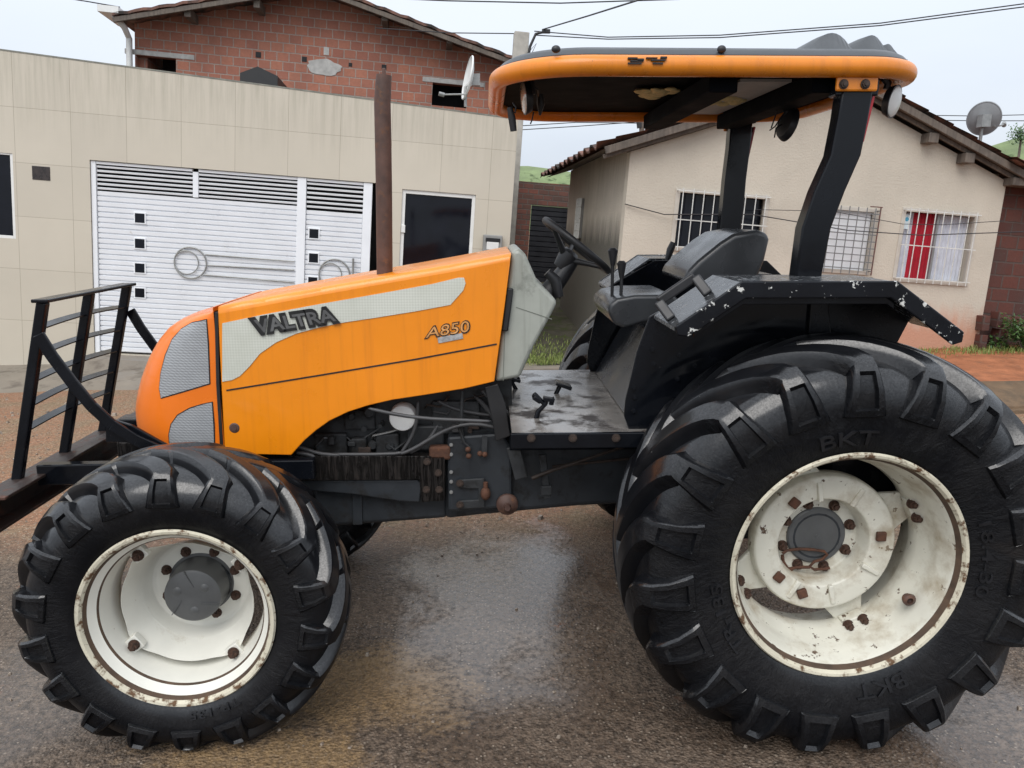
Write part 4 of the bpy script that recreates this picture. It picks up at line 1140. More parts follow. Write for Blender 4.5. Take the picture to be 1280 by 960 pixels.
    Ln.new(math_(nt, 'MULTIPLY', pd, 1.0), p.inputs['Coat Weight']); p.inputs['Coat Roughness'].default_value = .05; p.inputs['Coat IOR'].default_value = 1.5
    return m
b = MB()
xs = [-90, -40, -20, -12, -8, -6, -5, -4, -3, -2, -1, 0, 1, 2, 3, 4, 5, 6, 8, 12, 20, 40, 90]
ys = [-90, -30, -12, -8, -5, -4, -3, -2, -1, 0, 1, 2, 3, 4, 5, 6, 8, 12, 20, 40, 90]
b.grid([[Vector((x, y, 0)) for x in xs] for y in ys])
tag(b.build('road', ground_mat(), None, smooth=0), kind='structure')

def sheet(name, corners, z0, z1, m, kind='structure', bevel=.012):
    b = MB(); b.prism([Vector((p.x, p.y, z0)) for p in corners], (0, 0, z1-z0))
    return tag(b.build(name, m, None, smooth=0, bevel=bevel), kind=kind)
def along(A, u, off): P = A+HV*u+NV*off; return Vector((P.x, P.y, 0))
# pavement in front of the tiled house
b = MB(); rows = []
for o_ in (-1.35, -1.25, -.9, -.4, .1):
    rows.append([along(AH, u, o_+.10*noise.noise((u*.9, o_, 0)))+Vector((0, 0, .012+.06*min(1, max(0, (o_+1.3)/.5)) if o_ > -1.3 else -.01)) for u in [x*.4-6 for x in range(32)]])
b.grid(rows); tag(b.build('pavement', mat['concrete'], None, smooth=60), kind='structure')
# entrance ramp
b = MB(); a0 = L(118, 470, AH).x
def lp(u, o_, z): return AH+HV*u+NV*o_+UPV*z
prof = [(.86, 4.4)]
V0 = [lp(.80, 0.02, .26), lp(4.4, .02, .26), lp(4.4, -.28, .24), lp(.80, -.28, .24)]
b.face(V0); b.face([lp(.80, -.28, .24), lp(4.4, -.28, .24), lp(4.5, -.95, -.02), lp(.95, -.95, -.05)])
b.face([lp(.80, .02, .26), lp(.80, -.28, .24), lp(.95, -.95, -.05), lp(.80, -.2, -.1), lp(.80, .02, -.1)])
tag(b.build('entrance_ramp', mat['concrete'], None, smooth=0, dist=1e-4), kind='structure')
# bank of soil in front of the plastered house, with its step
sA = UZ(1280, 517, 0)
def onb(u, off, z): P = BH+HV*u+NV*off; return Vector((P.x, P.y, z))
of_front = (sA-BH).dot(NV); 
of_top = (UZ(1280, 476, .2)-BH).dot(NV)
b = MB()
us = [-4.6+.25*k for k in range(50)]
def tap(u): t = min(1, max(0, (u+4.6)/1.8)); return t*t*(3-2*t)*1.02-.02
rows = []
for off_, z_ in ((of_front-.02, -.02), (of_front, .03), (of_front+.06, .035), (of_front+.07, .06), ((of_front+of_top)/2, .12), (of_top-.03, .195), (of_top, .205)):
    rows.append([onb(u, off_+.02*noise.noise((u*2, z_*9, 1)), (z_+.008*noise.noise((u*3, 5, z_*20)))*tap(u)) for u in us])
b.grid(rows); tag(b.build('kerb_step', mat['step'], None, smooth=35), kind='structure')
b = MB(); rows = []
for k in range(9):
    o_ = of_top-.005+(.6-of_top)*k/8
    rows.append([onb(u, o_, (.2+.035*noise.noise((u*1.4, o_*2, 3))*(0 if k == 0 else 1))*tap(u)) for u in us])
b.grid(rows); tag(b.build('soil_bank', mat['soil'], None, smooth=60), kind='structure')
# alley floor between the houses and its kerb
P0 = UZ(690, 466, 0)
b = MB(); rows = []
for k in range(12):
    f = k/11; y_ = (P0-BH).dot(NV)+.02+f*6.5
    rows.append([onb(u, y_, .02+.085*max(0, y_+.55)+.02*noise.noise((u*2, y_*2, 0))+(0 if k else -.05)) for u in [-7.2+.25*i for i in range(14)]])
b.grid(rows); tag(b.build('alley_path', mat['alley'], None, smooth=60), kind='structure')
b = MB(); b.bar(onb(-7.0, (P0-BH).dot(NV), .03), onb(-2.6, (P0-BH).dot(NV), .03), .14, .10); tag(b.build('kerb', mat['concrete'], None, smooth=0, bevel=.02), kind='structure')

# ---- grass
def leaf_mat(name, a, b_, rough=.5):
    m, nt, p, N, Ln = nodes(name)
    oi = N.new('ShaderNodeNewGeometry'); c = mixc(nt, oi.outputs['Random Per Island'], a, b_)
    Ln.new(c, p.inputs['Base Color']); p.inputs['Roughness'].default_value = rough
    return m
mat['grass'] = leaf_mat('grass_blades', (.10, .16, .025), (.25, .27, .08), .7)
mat['leaf'] = leaf_mat('bush_leaf', (.025, .075, .016), (.085, .15, .04), .35)
def blades(name, spots, mt):
    b = MB()
    for (fn, n, h0, h1) in spots:
        for _ in range(n):
            p = fn(); a = random.uniform(0, 6.28); h = random.uniform(h0, h1); w = random.uniform(.003, .006)
            d = Vector((math.cos(a), math.sin(a), 0)); s_ = Vector((-d.y, d.x, 0))*w; lean = d*h*random.uniform(.1, .7)
            b.face([p-s_, p+s_, p+s_*.7+lean*.4+UPV*h*.6, p-s_*.7+lean*.4+UPV*h*.6]); b.face([p-s_*.7+lean*.4+UPV*h*.6, p+s_*.7+lean*.4+UPV*h*.6, p+lean+UPV*h])
    me = bpy.data.meshes.new(name); b.bm.to_mesh(me); b.bm.free(); return link(name, me, mt)
ya = (P0-BH).dot(NV)
def g1():
    u = random.uniform(-6.6, -3.4); o_ = ya+.08+abs(random.gauss(0, .55)); return onb(u, o_, .02+.085*max(0, o_+.55))
def g2():
    u = random.uniform(-2.4, 6.0); o_ = -abs(random.gauss(0, .17))-.02-max(0, random.uniform(-.3, .25)); return onb(u, o_, .20)
def g3():
    u = random.uniform(.3, 6.0); o_ = random.uniform(-.5, .1); return onb(u, o_, .20)
tag(blades('grass', [(g1, 5200, .02, .07), (g2, 3600, .02, .06), (g3, 2600, .03, .09)], mat['grass']), 'thin wet grass growing at the mouth of the alley and along the house foot', 'grass', kind='stuff')

b = MB()
for k in range(900):
    x = random.uniform(-5.2, .6); y = random.uniform(.9, 4.6)+abs(random.gauss(0, .2)); r = random.choice((.006, .008, .010, .014, .02))*random.uniform(.7, 1.2)
    if k % 3 == 0: x = random.uniform(-3.2, 3.0); y = random.uniform(-2.2, 1.2); r *= .45
    q = Matrix.Rotation(random.uniform(0, 3), 3, 'Z'); c = Vector((x, y, r*.3))
    P = [c+q @ Vector((r*a*random.uniform(.7, 1.2), r*b_*random.uniform(.6, 1.0), r*z_*random.uniform(.5, .8))) for a, b_, z_ in ((-1, -1, -1), (1, -1, -1), (1, 1, -1), (-1, 1, -1), (-.6, -.6, 1), (.6, -.6, 1), (.6, .6, 1), (-.6, .6, 1))]
    v = [b.bm.verts.new(p_) for p_ in P]
    for f in ((0, 1, 5, 4), (1, 2, 6, 5), (2, 3, 7, 6), (3, 0, 4, 7), (4, 5, 6, 7)): b.bm.faces.new([v[i] for i in f])
mat['gravel'] = leaf_mat('gravel_stone', (.10, .07, .05), (.36, .30, .24), .7)
tag(b.build('gravel', mat['gravel'], None, smooth=50), 'loose wet gravel scattered over the road and its verge', 'gravel', kind='stuff')

# ================================================================== BUILDINGS
def wall_open(b, u0, u1, z0, ztop, ops, t, y0=0., mi=0, brk=()):
    """front wall with openings: ops are (u0, u1, z0, z1); ztop(u)"""
    us_ = sorted({u0, u1, *brk, *[o[0] for o in ops], *[o[1] for o in ops]}); zs = sorted({z0, *[o[2] for o in ops], *[o[3] for o in ops]})
    def solid(u, z): return not any(o[0] < u < o[1] and o[2] < z < o[3] for o in ops)
    for i in range(len(us_)-1):
        for j in range(len(zs)):
            za = zs[j]; top = j == len(zs)-1
            a, c = us_[i], us_[i+1]
            zb0 = ztop(a) if top else zs[j+1]; zb1 = ztop(c) if top else zs[j+1]
            if not solid((a+c)/2, za+.01): continue
            for y in (y0, y0+t): b.face([Vector((a, y, za)), Vector((c, y, za)), Vector((c, y, zb1)), Vector((a, y, zb0))], mi)
    for (a, c, za, zb) in ops:
        for P, Q in (((a, za), (c, za)), ((c, za), (c, zb)), ((c, zb), (a, zb)), ((a, zb), (a, za))):
            b.face([Vector((P[0], y0, P[1])), Vector((Q[0], y0, Q[1])), Vector((Q[0], y0+t, Q[1])), Vector((P[0], y0+t, P[1]))], mi)
    for a, c in zip(us_, us_[1:]): b.face([Vector((a, y0, ztop(a))), Vector((c, y0, ztop(c))), Vector((c, y0+t, ztop(c))), Vector((a, y0+t, ztop(a)))], mi)
    for u in (u0, u1): b.face([Vector((u, y0, z0)), Vector((u, y0+t, z0)), Vector((u, y0+t, ztop(u))), Vector((u, y0, ztop(u)))], mi)

# ---- tiled house
th = tag(empty('tiled_house', mw=frame(AH)), 'flat fronted house faced with large beige tiles and a white gate', 'house')
def LA(px, py, off=0.): return L(px, py, AH, off)
gx0, gx1 = .835, 4.36; gz0, gz1 = .27, 2.625
dx0, dx1 = LA(503, 237).x, LA(595, 243).x; dz1 = LA(550, 240).z
wx1 = LA(18, 250).x; wz0, wz1 = LA(10, 298).z, LA(5, 190).z
def tz(u): return 3.78-.038*(u+.12)
UR = 6.0
b = MB(); wall_open(b, -6, UR, -.6, tz, [(gx0, gx1, gz0, gz1), (dx0, dx1, .1, dz1), (-1.5, wx1, wz0, wz1)], .16)
b.build('wall', mat['tile'], th, smooth=0, dist=1e-4)
b = MB(); b.box2((UR-.16, .162, -.6), (UR-.002, 2.6, 3.5)); b.build('side_wall', mat['tile'], th, smooth=0)
b = MB(); b.box2((-6, .165, 3.0), (UR-.18, 2.6, 3.12)); b.box2((-6, 2.5, -.6), (UR-.18, 2.62, 3.6)); b.build('rear_shell', mat['cap'], th, smooth=0)
b = MB(); b.box2((-5.9, .7, -.5), (UR-.3, .72, 2.98)); b.build('interior', mat['dark_in'], th, smooth=0)
b = MB(); 
for k in range(24):
    a = -6+k*.5; b.prism([Vector((a, -.004, tz(a)+.001)), Vector((a+.499, -.004, tz(a+.5)+.001)), Vector((a+.499, -.004, tz(a+.5)+.018)), Vector((a, -.004, tz(a)+.018))], (0, .17, 0))
b.build('parapet_cap', mat['cap'], th, smooth=0)
# gate
gate = empty('gate', th)
b = MB()
def slab(b, u0, u1, z0, z1, y0, y1, mi=0): b.box2((u0, y0, z0), (u1, y1, z1), mi)
GY = .05
v1 = LA(240, 235).x; v0b, vend = LA(247, 235).x, LA(369, 245).x; post0, post1 = LA(370, 300).x, LA(381, 300).x
dl1 = LA(452, 300).x; fr1 = LA(463, 300).x
vz0 = LA(116, 237).z; vz1 = gz1-.04
slab(b, gx0+.004, gx0+.06, gz0, gz1-.004, GY-.03, GY+.03); slab(b, v1, v0b, vz0+.0, vz1, GY-.02, GY+.02); slab(b, post0, post1, gz0, gz1-.004, GY-.035, GY+.035); slab(b, dl1, fr1, gz0, gz1-.004, GY-.035, GY+.035)
slab(b, gx0+.064, v1-.003, vz1, gz1-.006, GY-.025, GY+.025); slab(b, v0b+.003, post0-.003, vz1, gz1-.006, GY-.025, GY+.025); slab(b, post1+.003, dl1-.003, vz1+.0, gz1-.006, GY-.025, GY+.025)
b.build('gate_frame', mat['gate'], gate, smooth=0, bevel=.004)
def ribbed(name, u0, u1, z0, z1, pitch, parent):
    b = MB(); n = int((z1-z0)/pitch); rows = []
    for k in range(n):
        z = z0+(z1-z0)*k/n; h = (z1-z0)/n
        for dz, y in ((0, GY+.012), (.12*h, GY+.012), (.18*h, GY-.008), (.85*h, GY-.012), (.95*h, GY+.012)): rows.append([Vector((u0, y, z+dz)), Vector((u1, y, z+dz))])
    b.grid(rows); return b.build(name, mat['gate'], parent, smooth=0)
gp = ribbed('gate_panel', gx0+.064, post0-.003, gz0+.02, vz0-.003, .062, gate)
dp = ribbed('gate_door', post1+.003, dl1-.003, gz0+.02, vz0-.043, .062, gate)
def slats(u0, u1, z0, z1, n, parent):
    b = MB()
    for k in range(n):
        z = z0+(z1-z0)*(k+.5)/n; b.box((((u0+u1)/2), GY, z), (u1-u0, .028, .020), Matrix.Rotation(.3, 3, 'X'))
    b.build('vent_slats', mat['gate'], parent, smooth=0)
slats(gx0+.064, v1-.004, vz0, vz1, 6, gate); slats(v0b+.004, post0-.004, vz0, vz1, 6, gate); slats(post1+.004, dl1-.004, vz0-.03, vz1, 6, gate)
def little(px, py, s, parent):
    p = LA(px, py, GY-.012); b = MB(); b.box((p.x, GY-.014, p.z), (s*1.28, .014, s*1.28)); o = b.build('gate_window', mat['gate'], parent, smooth=0, bevel=.003)
    b = MB(); b.box((p.x, GY-.0215, p.z), (s, .004, s)); b.build('window_pane', mat['dark_glass'], o, smooth=0)
GS = LA(181, 270).x-LA(169, 270).x
for y in (272.6, 304.4, 335, 366): little(175, y, GS, gp)
for x, y in ((392.5, 292), (392, 322.5), (391, 352)): little(x, y, GS, dp)
b = MB(); 
def ringp(px, py, rpx, yo=GY-.03, n=36):
    c = LA(px, py, yo); r = (LA(px+rpx, py, yo)-c).length; return [c+Vector((r*math.cos(k*2*math.pi/n), 0, r*math.sin(k*2*math.pi/n))) for k in range(n)]
b.tube(ringp(238, 328.5, 20), .010, 8, closed=True); b.tube(ringp(233, 328, 15), .007, 8, closed=True)
for y, y2, x0 in ((318, 327, 257), (331.5, 337.5, 259), (343.5, 353, 255)): b.tube([LA(x0, y, GY-.03), LA(368, y2, GY-.03)], .009, 8)
b.build('gate_ornament', mat['steel'], gp, smooth=50)
b = MB(); b.tube(ringp(418, 343, 19), .010, 8, closed=True); b.tube(ringp(413, 343, 14), .007, 8, closed=True); b.build('gate_ornament', mat['steel'], dp, smooth=50)
b = MB(); b.tube([LA(441.5, 323, GY-.06), LA(441, 346, GY-.06)], .014, 10); b.tube([LA(441.5, 328, GY-.06), LA(441.5, 328, GY)], .008, 8); b.tube([LA(441, 342, GY-.06), LA(441, 342, GY)], .008, 8); b.build('handle', mat['steel'], dp, smooth=40)
# door of dark glass in a white frame
dr = empty('front_door', th); b = MB()
slab(b, dx0, dx0+.045, .1, dz1, .02, .07); slab(b, dx1-.045, dx1, .1, dz1, .02, .07); slab(b, dx0+.046, dx1-.046, dz1-.05, dz1, .02, .07)
b.build('door_frame', mat['white'], dr, smooth=0, bevel=.003)
b = MB(); slab(b, dx0+.047, dx1-.047, .1, dz1-.052, .04, .052); b.build('door_pane', mat['dark_glass'], dr, smooth=0)
b = MB(); p = LA(504, 286); b.box((p.x, .015, p.z), (.05, .03, .10)); b.build('lock', mat['white'], dr, smooth=0, bevel=.006)
# window at the photo's edge
wn = empty('window', th); b = MB()
slab(b, wx1-.035, wx1+.0, wz0, wz1, .01, .06); slab(b, -1.5, wx1-.036, wz0, wz0+.035, .01, .06); slab(b, -1.5, wx1-.036, wz1-.03, wz1, .01, .06); slab(b, -.8, -.76, wz0, wz1, .012, .055); b.build('window_frame', mat['white'], wn, smooth=0, bevel=.003)
b = MB(); slab(b, -1.49, wx1-.037, wz0+.036, wz1-.031, .03, .04); b.build('window_pane', mat['dark_glass'], wn, smooth=0)
b = MB(); p, q = LA(40, 207), LA(63, 226); slab(b, p.x, q.x, q.z, p.z, -.006, .02); b.build('wall_vent', M('brown_block', (.03, .022, .02), .3, var=.5, vs=20), th, smooth=0, bevel=.003)
mb2 = MB(); p, q = LA(604, 293), LA(626, 316); slab(mb2, p.x, q.x, q.z, p.z, -.10, -.002); me_ = mb2.build('meter_box', M('grey_meter_box', (.26, .26, .25), .5, var=.15), th, smooth=0, bevel=.012)
b = MB(); slab(b, p.x+.045, q.x-.045, q.z+.03, q.z+.13, -.112, -.104); b.build('meter_glass', mat['white'], me_, smooth=0, bevel=.004)
b = MB(); slab(b, p.x+.03, q.x-.03, p.z-.09, p.z-.04, -.110, -.104); b.build('meter_slot', mat['dark_in'], me_, smooth=0)

# ---- unplastered brick house behind
OB = 4.2
bh = tag(empty('brick_house', mw=frame(AH)), 'unplastered red hollow brick house with a low gable roof rising behind the tiled wall', 'house')
def LB(px, py, off=OB): return L(px, py, AH, off)
e0 = LB(168, 26); e1 = LB(640, 80); rd = LB(397, -6)
bw0 = LB(166, 60); w0a, w0b = LB(170, 66), LB(220, 81); w1a, w1b = LB(541, 101), LB(584, 117)
ux0, ux1 = e0.x, LB(634, 80).x
def bz(u): 
    return e0.z+(rd.z-e0.z)*(u-e0.x)/(rd.x-e0.x) if u < rd.x else rd.z+(e1.z-rd.z)*(u-rd.x)/(e1.x-rd.x)
b = MB(); wz_ = [(w0a.x, w0b.x, w0b.z-.25, w0a.z-.03), (w1a.x, w1b.x, w1b.z-.25, w1a.z-.03)]
ub = sorted([ux0, ux1, rd.x]); 
sub = MB()
wall_open(b, ux0, rd.x, 0, bz, [wz_[0]], .15, OB); wall_open(b, rd.x, ux1, 0, bz, [wz_[1]], .15, OB)
b.box2((ux0, OB+.152, 0), (ux0+.15, OB+7, e0.z-.05)); b.box2((ux1-.15, OB+.152, 0), (ux1, OB+7, e1.z-.2)); b.box2((ux0, OB+7, 0), (ux1, OB+7.15, e1.z-.2))
b.build('wall', mat['brick'], bh, smooth=0, dist=1e-4)
b = MB(); b.box2((ux0+.2, OB+.8, 0), (ux1-.2, OB+.82, e1.z-.3)); b.build('interior', mat['dark_in'], bh, smooth=0)
for (a, c, z0, z1) in wz_:
    b = MB(); b.box2((a-.18, OB-.012, z1+.002), (c+.30, OB+.03, z1+.085)); b.build('lintel', mat['mortar'], bh, smooth=0, bevel=.01)
b = MB(); c = LB(405, 84); pts = []
for k in range(22):
    a = k*2*math.pi/22; r = .26*(1+.35*noise.noise((math.cos(a)*2, math.sin(a)*2, 3))); pts.append(Vector((c.x+r*1.1*math.cos(a), OB-.01, c.z+r*.5*math.sin(a))))
b.prism(pts, (0, .02, 0)); b.build('mortar_patch', mat['mortar'], bh, smooth=0)
b = MB()
for x, y, s in ((323, 68.5, .09), (380.5, 74, .08), (438, 81, .06), (480, 84, .08)):
    c = LB(x, y); b.box((c.x, OB-.002, c.z), (s, .012, s))
b.build('putlog_hole', mat['dark_in'], bh, smooth=0)
b = MB(); c = LB(408, 64); b.box((c.x, OB-.002, c.z), (.09, .012, .13)); b.build('vent_block', mat['mortar'], bh, smooth=0)
rf = empty('roof', bh)
b = MB(); OV = .55
def rline(u): return bz(u)
l0 = Vector((LB(140, 20, OB-OV).x, 0, LB(140, 20, OB-OV).z+.05)); r0 = Vector((ux1+.06, 0, bz(ux1+.06)))
for y, zoff in ((0, 0),):
    pk = Vector((rd.x, 0, rd.z+.06))
    for P, Q in ((l0, pk), (pk, r0)):
        rows = []
        nseg = 26
        for k in range(nseg+1):
            p = P.lerp(Q, k/nseg); w = .012*math.sin(k*2.2)
            rows.append([Vector((p.x, OB-OV, p.z+w)), Vector((p.x, OB+7.5, p.z+w))])
        b.grid(rows); b.grid([[q-Vector((0, 0, .045)) for q in r] for r in rows])
        for r, r2 in zip(rows, rows[1:]): b.face([r[0], r2[0], r2[0]-Vector((0, 0, .045)), r[0]-Vector((0, 0, .045))])
b.build('roof_sheet', mat['clay'], rf, smooth=0)
b = MB()
for P, Q in ((l0, pk), (pk, r0)):
    b.bar(Vector((P.x, OB-OV+.04, P.z-.10)), Vector((Q.x, OB-OV+.04, Q.z-.10)), .05, .075)
b.build('fascia', mat['wood'], rf, smooth=0, bevel=.004)
b = MB()
for x, y in ((240, 17), (325, 6), (482, 22), (562, 50)):
    c = LB(x, y, OB-.2); b.box2((c.x-.05, OB-OV+.08, c.z-.12), (c.x+.05, OB, c.z+.02)); b.build('purlin_end', mat['wood'], rf, smooth=0, bevel=.006); b = MB()
b.bm.free()
b = MB(); g = LB(147, 17, OB-.3); b.box((g.x-.06, OB-.1, g.z), (.32, .9, .10)); b.tube([Vector((g.x, OB-.45, g.z-.07)), Vector((g.x+.1, OB-.3, g.z-.2)), Vector((ux0-.06, OB-.08, g.z-.32)), Vector((ux0-.06, OB-.08, g.z-1.6))], .05, 10); b.build('gutter_pipe', mat['white'], bh, smooth=40)
# low tiled gable peeping over the parapet
b = MB(); o2 = 2.8; a, t_, c = LA(300, 91, o2), LA(322, 83, o2), LA(347, 95, o2)
b.prism([a, t_, c, c-Vector((0, 0, .5)), a-Vector((0, 0, .5))], (0, 1.0, 0)); 
lr = tag(b.build('small_roof', mat['rubber'], None, smooth=0), 'tip of a small dark tiled gable peeping over the tiled parapet', 'roof'); lr.matrix_world = frame(AH)

# ---- satellite dishes
def dish(name, A, off, px, py, rad, face, m, label, arm):
    c = A+HV*L(px, py, A, off).x+NV*off+UPV*L(px, py, A, off).z
    d = Vector(face).normalized(); root = tag(empty(name, loc=c-UPV*rad*1.35), label, 'satellite dish')
    o_ = c-root.location
    q = d.to_track_quat('Z', 'Y').to_matrix()
    b = MB(); n = 40
    for s_, zz in ((1, 0), (1, -.012)):
        rows = [[o_+q @ Vector((rad*f*.9*math.cos(a*2*math.pi/n), rad*f*math.sin(a*2*math.pi/n), .22*rad*f*f-.22*rad+zz)) for a in range(n)] for f in (0.01, .3, .6, .85, 1)]
        b.grid(rows, cv=True)
    b.tube([o_+q @ Vector((rad*.9*math.cos(a*2*math.pi/n), rad*math.sin(a*2*math.pi/n), -.006)) for a in range(n)], .012, 6, closed=True)
    b.build('reflector', m, root, smooth=60)
    b = MB(); b.tube([Vector((0, 0, 0)), Vector((0, 0, rad*.9)), o_-d*.10], .022, 8); b.box(o_-d*(.2*rad+.07), (.12, .12, .16)); b.build('mast', mat['steel'], root, smooth=40)
    b = MB(); e = o_+Vector(arm); s0 = o_+(Vector(arm)-d*Vector(arm).dot(d)).normalized()*rad*.75-d*.05
    b.tube([s0, e], .012, 8); b.tube([e-d*.02, e+d*.06], .03, 10); b.build('feed_arm', mat['steel'], root, smooth=40)
    return root
dish('satellite_dish', AH, 1.6, 584, 97, .30, (-.96, -.20, .22), mat['white'], 'white satellite dish seen edge on above the tiled parapet', (-.35, -.1, -.25))

# ---- plastered house
ph = tag(empty('plastered_house', mw=frame(BH)), 'beige rough plastered gable house with clay roof and barred windows', 'house')
def LH(px, py, off=0.): return L(px, py, BH, off)
hu0 = LH(783, 245).x; hu1 = LH(1240, 330).x
RO_ = -.22
ra, rb_ = LH(1120, 118, RO_), LH(1280, 208, RO_); la, lb = LH(855, 150, RO_), LH(762, 178, RO_)
sr = (rb_.z-ra.z)/(rb_.x-ra.x); sl = (la.z-lb.z)/(la.x-lb.x)
ru = (la.z-sl*la.x-ra.z+sr*ra.x)/(sr-sl); rz = ra.z+sr*(ru-ra.x)
TH_ = .17
def hz(u): return (rz+sl*(u-ru) if u < ru else rz+sr*(u-ru))-TH_
def wpx(x0, y0, x1, y1): 
    a, c = LH(x0, y0), LH(x1, y1); return (a.x, c.x, c.z, a.z)
W1 = wpx(848, 238, 950, 318); W2 = wpx(1022, 258, 1083, 341); W3 = wpx(1131, 262, 1206, 355)
wins = [W1, W2, W3]
DH = 3.7
b = MB(); wall_open(b, hu0, hu1, -.5, hz, wins, .15, brk=(ru,))
b.build('wall', mat['stucco'], ph, smooth=0, dist=1e-4)
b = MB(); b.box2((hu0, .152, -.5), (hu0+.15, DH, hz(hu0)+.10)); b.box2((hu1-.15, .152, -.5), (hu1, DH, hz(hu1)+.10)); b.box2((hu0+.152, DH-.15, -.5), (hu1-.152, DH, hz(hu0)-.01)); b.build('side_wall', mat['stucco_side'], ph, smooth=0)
b = MB(); b.box2((hu0+.2, 1.2, -.4), (hu1-.2, 1.22, hz(hu0))); b.build('interior', mat['dark_in'], ph, smooth=0)
# roof of barrel tiles
hr = empty('roof', ph)
def roof_slope(uA, zA, uB, zB, y0, y1):
    """tiles laid from the ridge A down to the eave B, columns side by side along y"""
    b = MB(); d = Vector((uB-uA, 0, zB-zA)); Ls = d.length; d.normalize(); nn = Vector((-d.z, 0, d.x)); nn = nn if nn.z > 0 else -nn
    pitch = .17; row = .36; ncol = int((y1-y0)/pitch); nrow = int(Ls/row)+1
    for r in range(nrow):
        s0 = r*row; s1 = min(Ls, s0+row+.03)
        rows = []
        for s_, lift in ((s0, .0), (s1, .022)):
            line = []
            for k in range(ncol*8+1):
                y = y0+(y1-y0)*k/(ncol*8); ph_ = (k % 16)/16*2*math.pi
                col = k//8; jit = .012*noise.noise((col*3.1, r*2.3, 0)); sag = -.03*math.sin(math.pi*s_/Ls)
                line.append(Vector((uA, y, zA))+d*(s_+(jit*2 if lift else 0))+nn*(.030*math.cos(ph_)+lift+jit+sag))
            rows.append(line)
        b.grid(rows); b.grid([rows[1], [p-nn*.025 for p in rows[1]]])
    return b.build('tile_slope', mat['clay'], hr, smooth=60)
uL = LH(752, 186, RO_).x-.05; uR = 2.2
roof_slope(ru, rz, uL, rz+sl*(uL-ru), RO_-.02, DH+.35); roof_slope(ru, rz, uR, rz+sr*(uR-ru), RO_-.02, DH+.35)
b = MB(); 
for s_, ue in ((sl, uL+.1), (sr, uR-.1)):
    b.bar(Vector((ru, RO_+.03, rz-.075)), Vector((ue, RO_+.03, rz+s_*(ue-ru)-.075)), .045, .085)
    b.bar(Vector((ru, RO_+.11, rz-.135)), Vector((ue, RO_+.11, rz+s_*(ue-ru)-.135)), .035, .05)
b.build('verge_board', mat['wood'], hr, smooth=0, bevel=.006)
b = MB()
for (x, y) in ((1163, 172), (1208, 197)):
    c = LH(x, y, -.1); b.box2((c.x-.06, RO_+.05, c.z-.07), (c.x+.07, .0, c.z+.05)); b.build('purlin_end', mat['wood'], hr, smooth=0, bevel=.01); b = MB()
b.box2((LH(1257, 222).x-.02, RO_+.05, LH(1270, 232).z-.02), (uR, .05, LH(1270, 224).z+.0)); b.build('purlin_end', mat['wood'], hr, smooth=0, bevel=.01)
# soffit boards so that no sky shows between roof and wall
b = MB()
for s_, ue in ((sl, uL+.08), (sr, uR)):
    b.face([Vector((ru, RO_+.06, rz-.055)), Vector((ue, RO_+.06, rz+s_*(ue-ru)-.055)), Vector((ue, DH+.3, rz+s_*(ue-ru)-.055)), Vector((ru, DH+.3, rz-.055))])
b.build('roof_boarding', mat['wood'], hr, smooth=0)
def grille(name_, w, nb, nh, inside, extra=None):
    u0, u1, z0, z1 = w
    root = empty('window', ph)
    b = MB(); f = .02
    slab(b, u0-.03, u0+f, z0-.03, z1+.03, -.012, .03); slab(b, u1-f, u1+.03, z0-.03, z1+.03, -.012, .03); slab(b, u0+f, u1-f, z1-f, z1+.03, -.012, .03); slab(b, u0+f, u1-f, z0-.03, z0+f, -.02, .03)
    b.build('window_frame', mat['frame'], root, smooth=0, bevel=.004)
    b = MB()
    for k in range(nb): b.tube([Vector((u0+.04+(u1-u0-.08)*k/(nb-1), -.07, z0-.03)), Vector((u0+.04+(u1-u0-.08)*k/(nb-1), -.07, z1+.03))], .0062, 6)
    for z in [z0+(z1-z0)*(k+.5)/nh for k in range(nh)] if nh > 3 else [z0+.02, (z0+z1)/2, z1]: b.bar(Vector((u0-.02, -.062, z)), Vector((u1+.02, -.062, z)), .012, .012)
    for z in (z0+.02, z1):
        for u in (u0-.015, u1+.015): b.bar(Vector((u, -.07, z)), Vector((u, .0, z)), .012, .012)
    b.build('window_bars', mat['bars'] if nh < 4 else M('grey_bars', (.16, .16, .16), .5), root, smooth=30)
    inside(root, u0+f, u1-f, z0+f, z1-f)
    return root
def in_dark(root, u0, u1, z0, z1):
    b = MB(); slab(b, u0, u1, z0, z1, .08, .09); b.build('window_pane', mat['dark_glass'], root, smooth=0)
def in_white(root, u0, u1, z0, z1):
    b = MB(); slab(b, u0, u1, z0, z1, .05, .07); b.build('shutter', M('white_shutter', (.80, .81, .83), .5, var=.05), root, smooth=0)
    b = MB(); b.bar(Vector((u1+.045, -.065, z0-.05)), Vector((u1+.045, -.065, z1+.06)), .012, .012); b.bar(Vector((u1-.1, -.075, z1+.065)), Vector((u1+.06, -.075, z1+.065)), .012, .012); b.build('rusty_bar', mat['bars_rust'], root, smooth=0)
def curtain(root, u0, u1, z0, z1, y, m, n):
    b = MB(); rows = []
    for z in (z0, z1): rows.append([Vector((u0+(u1-u0)*k/(n*6), y+.018*math.sin(k*2*math.pi/6+(0 if z == z0 else .3)), z)) for k in range(n*6+1)])
    b.grid(rows); b.build('curtain', m, root, smooth=60)
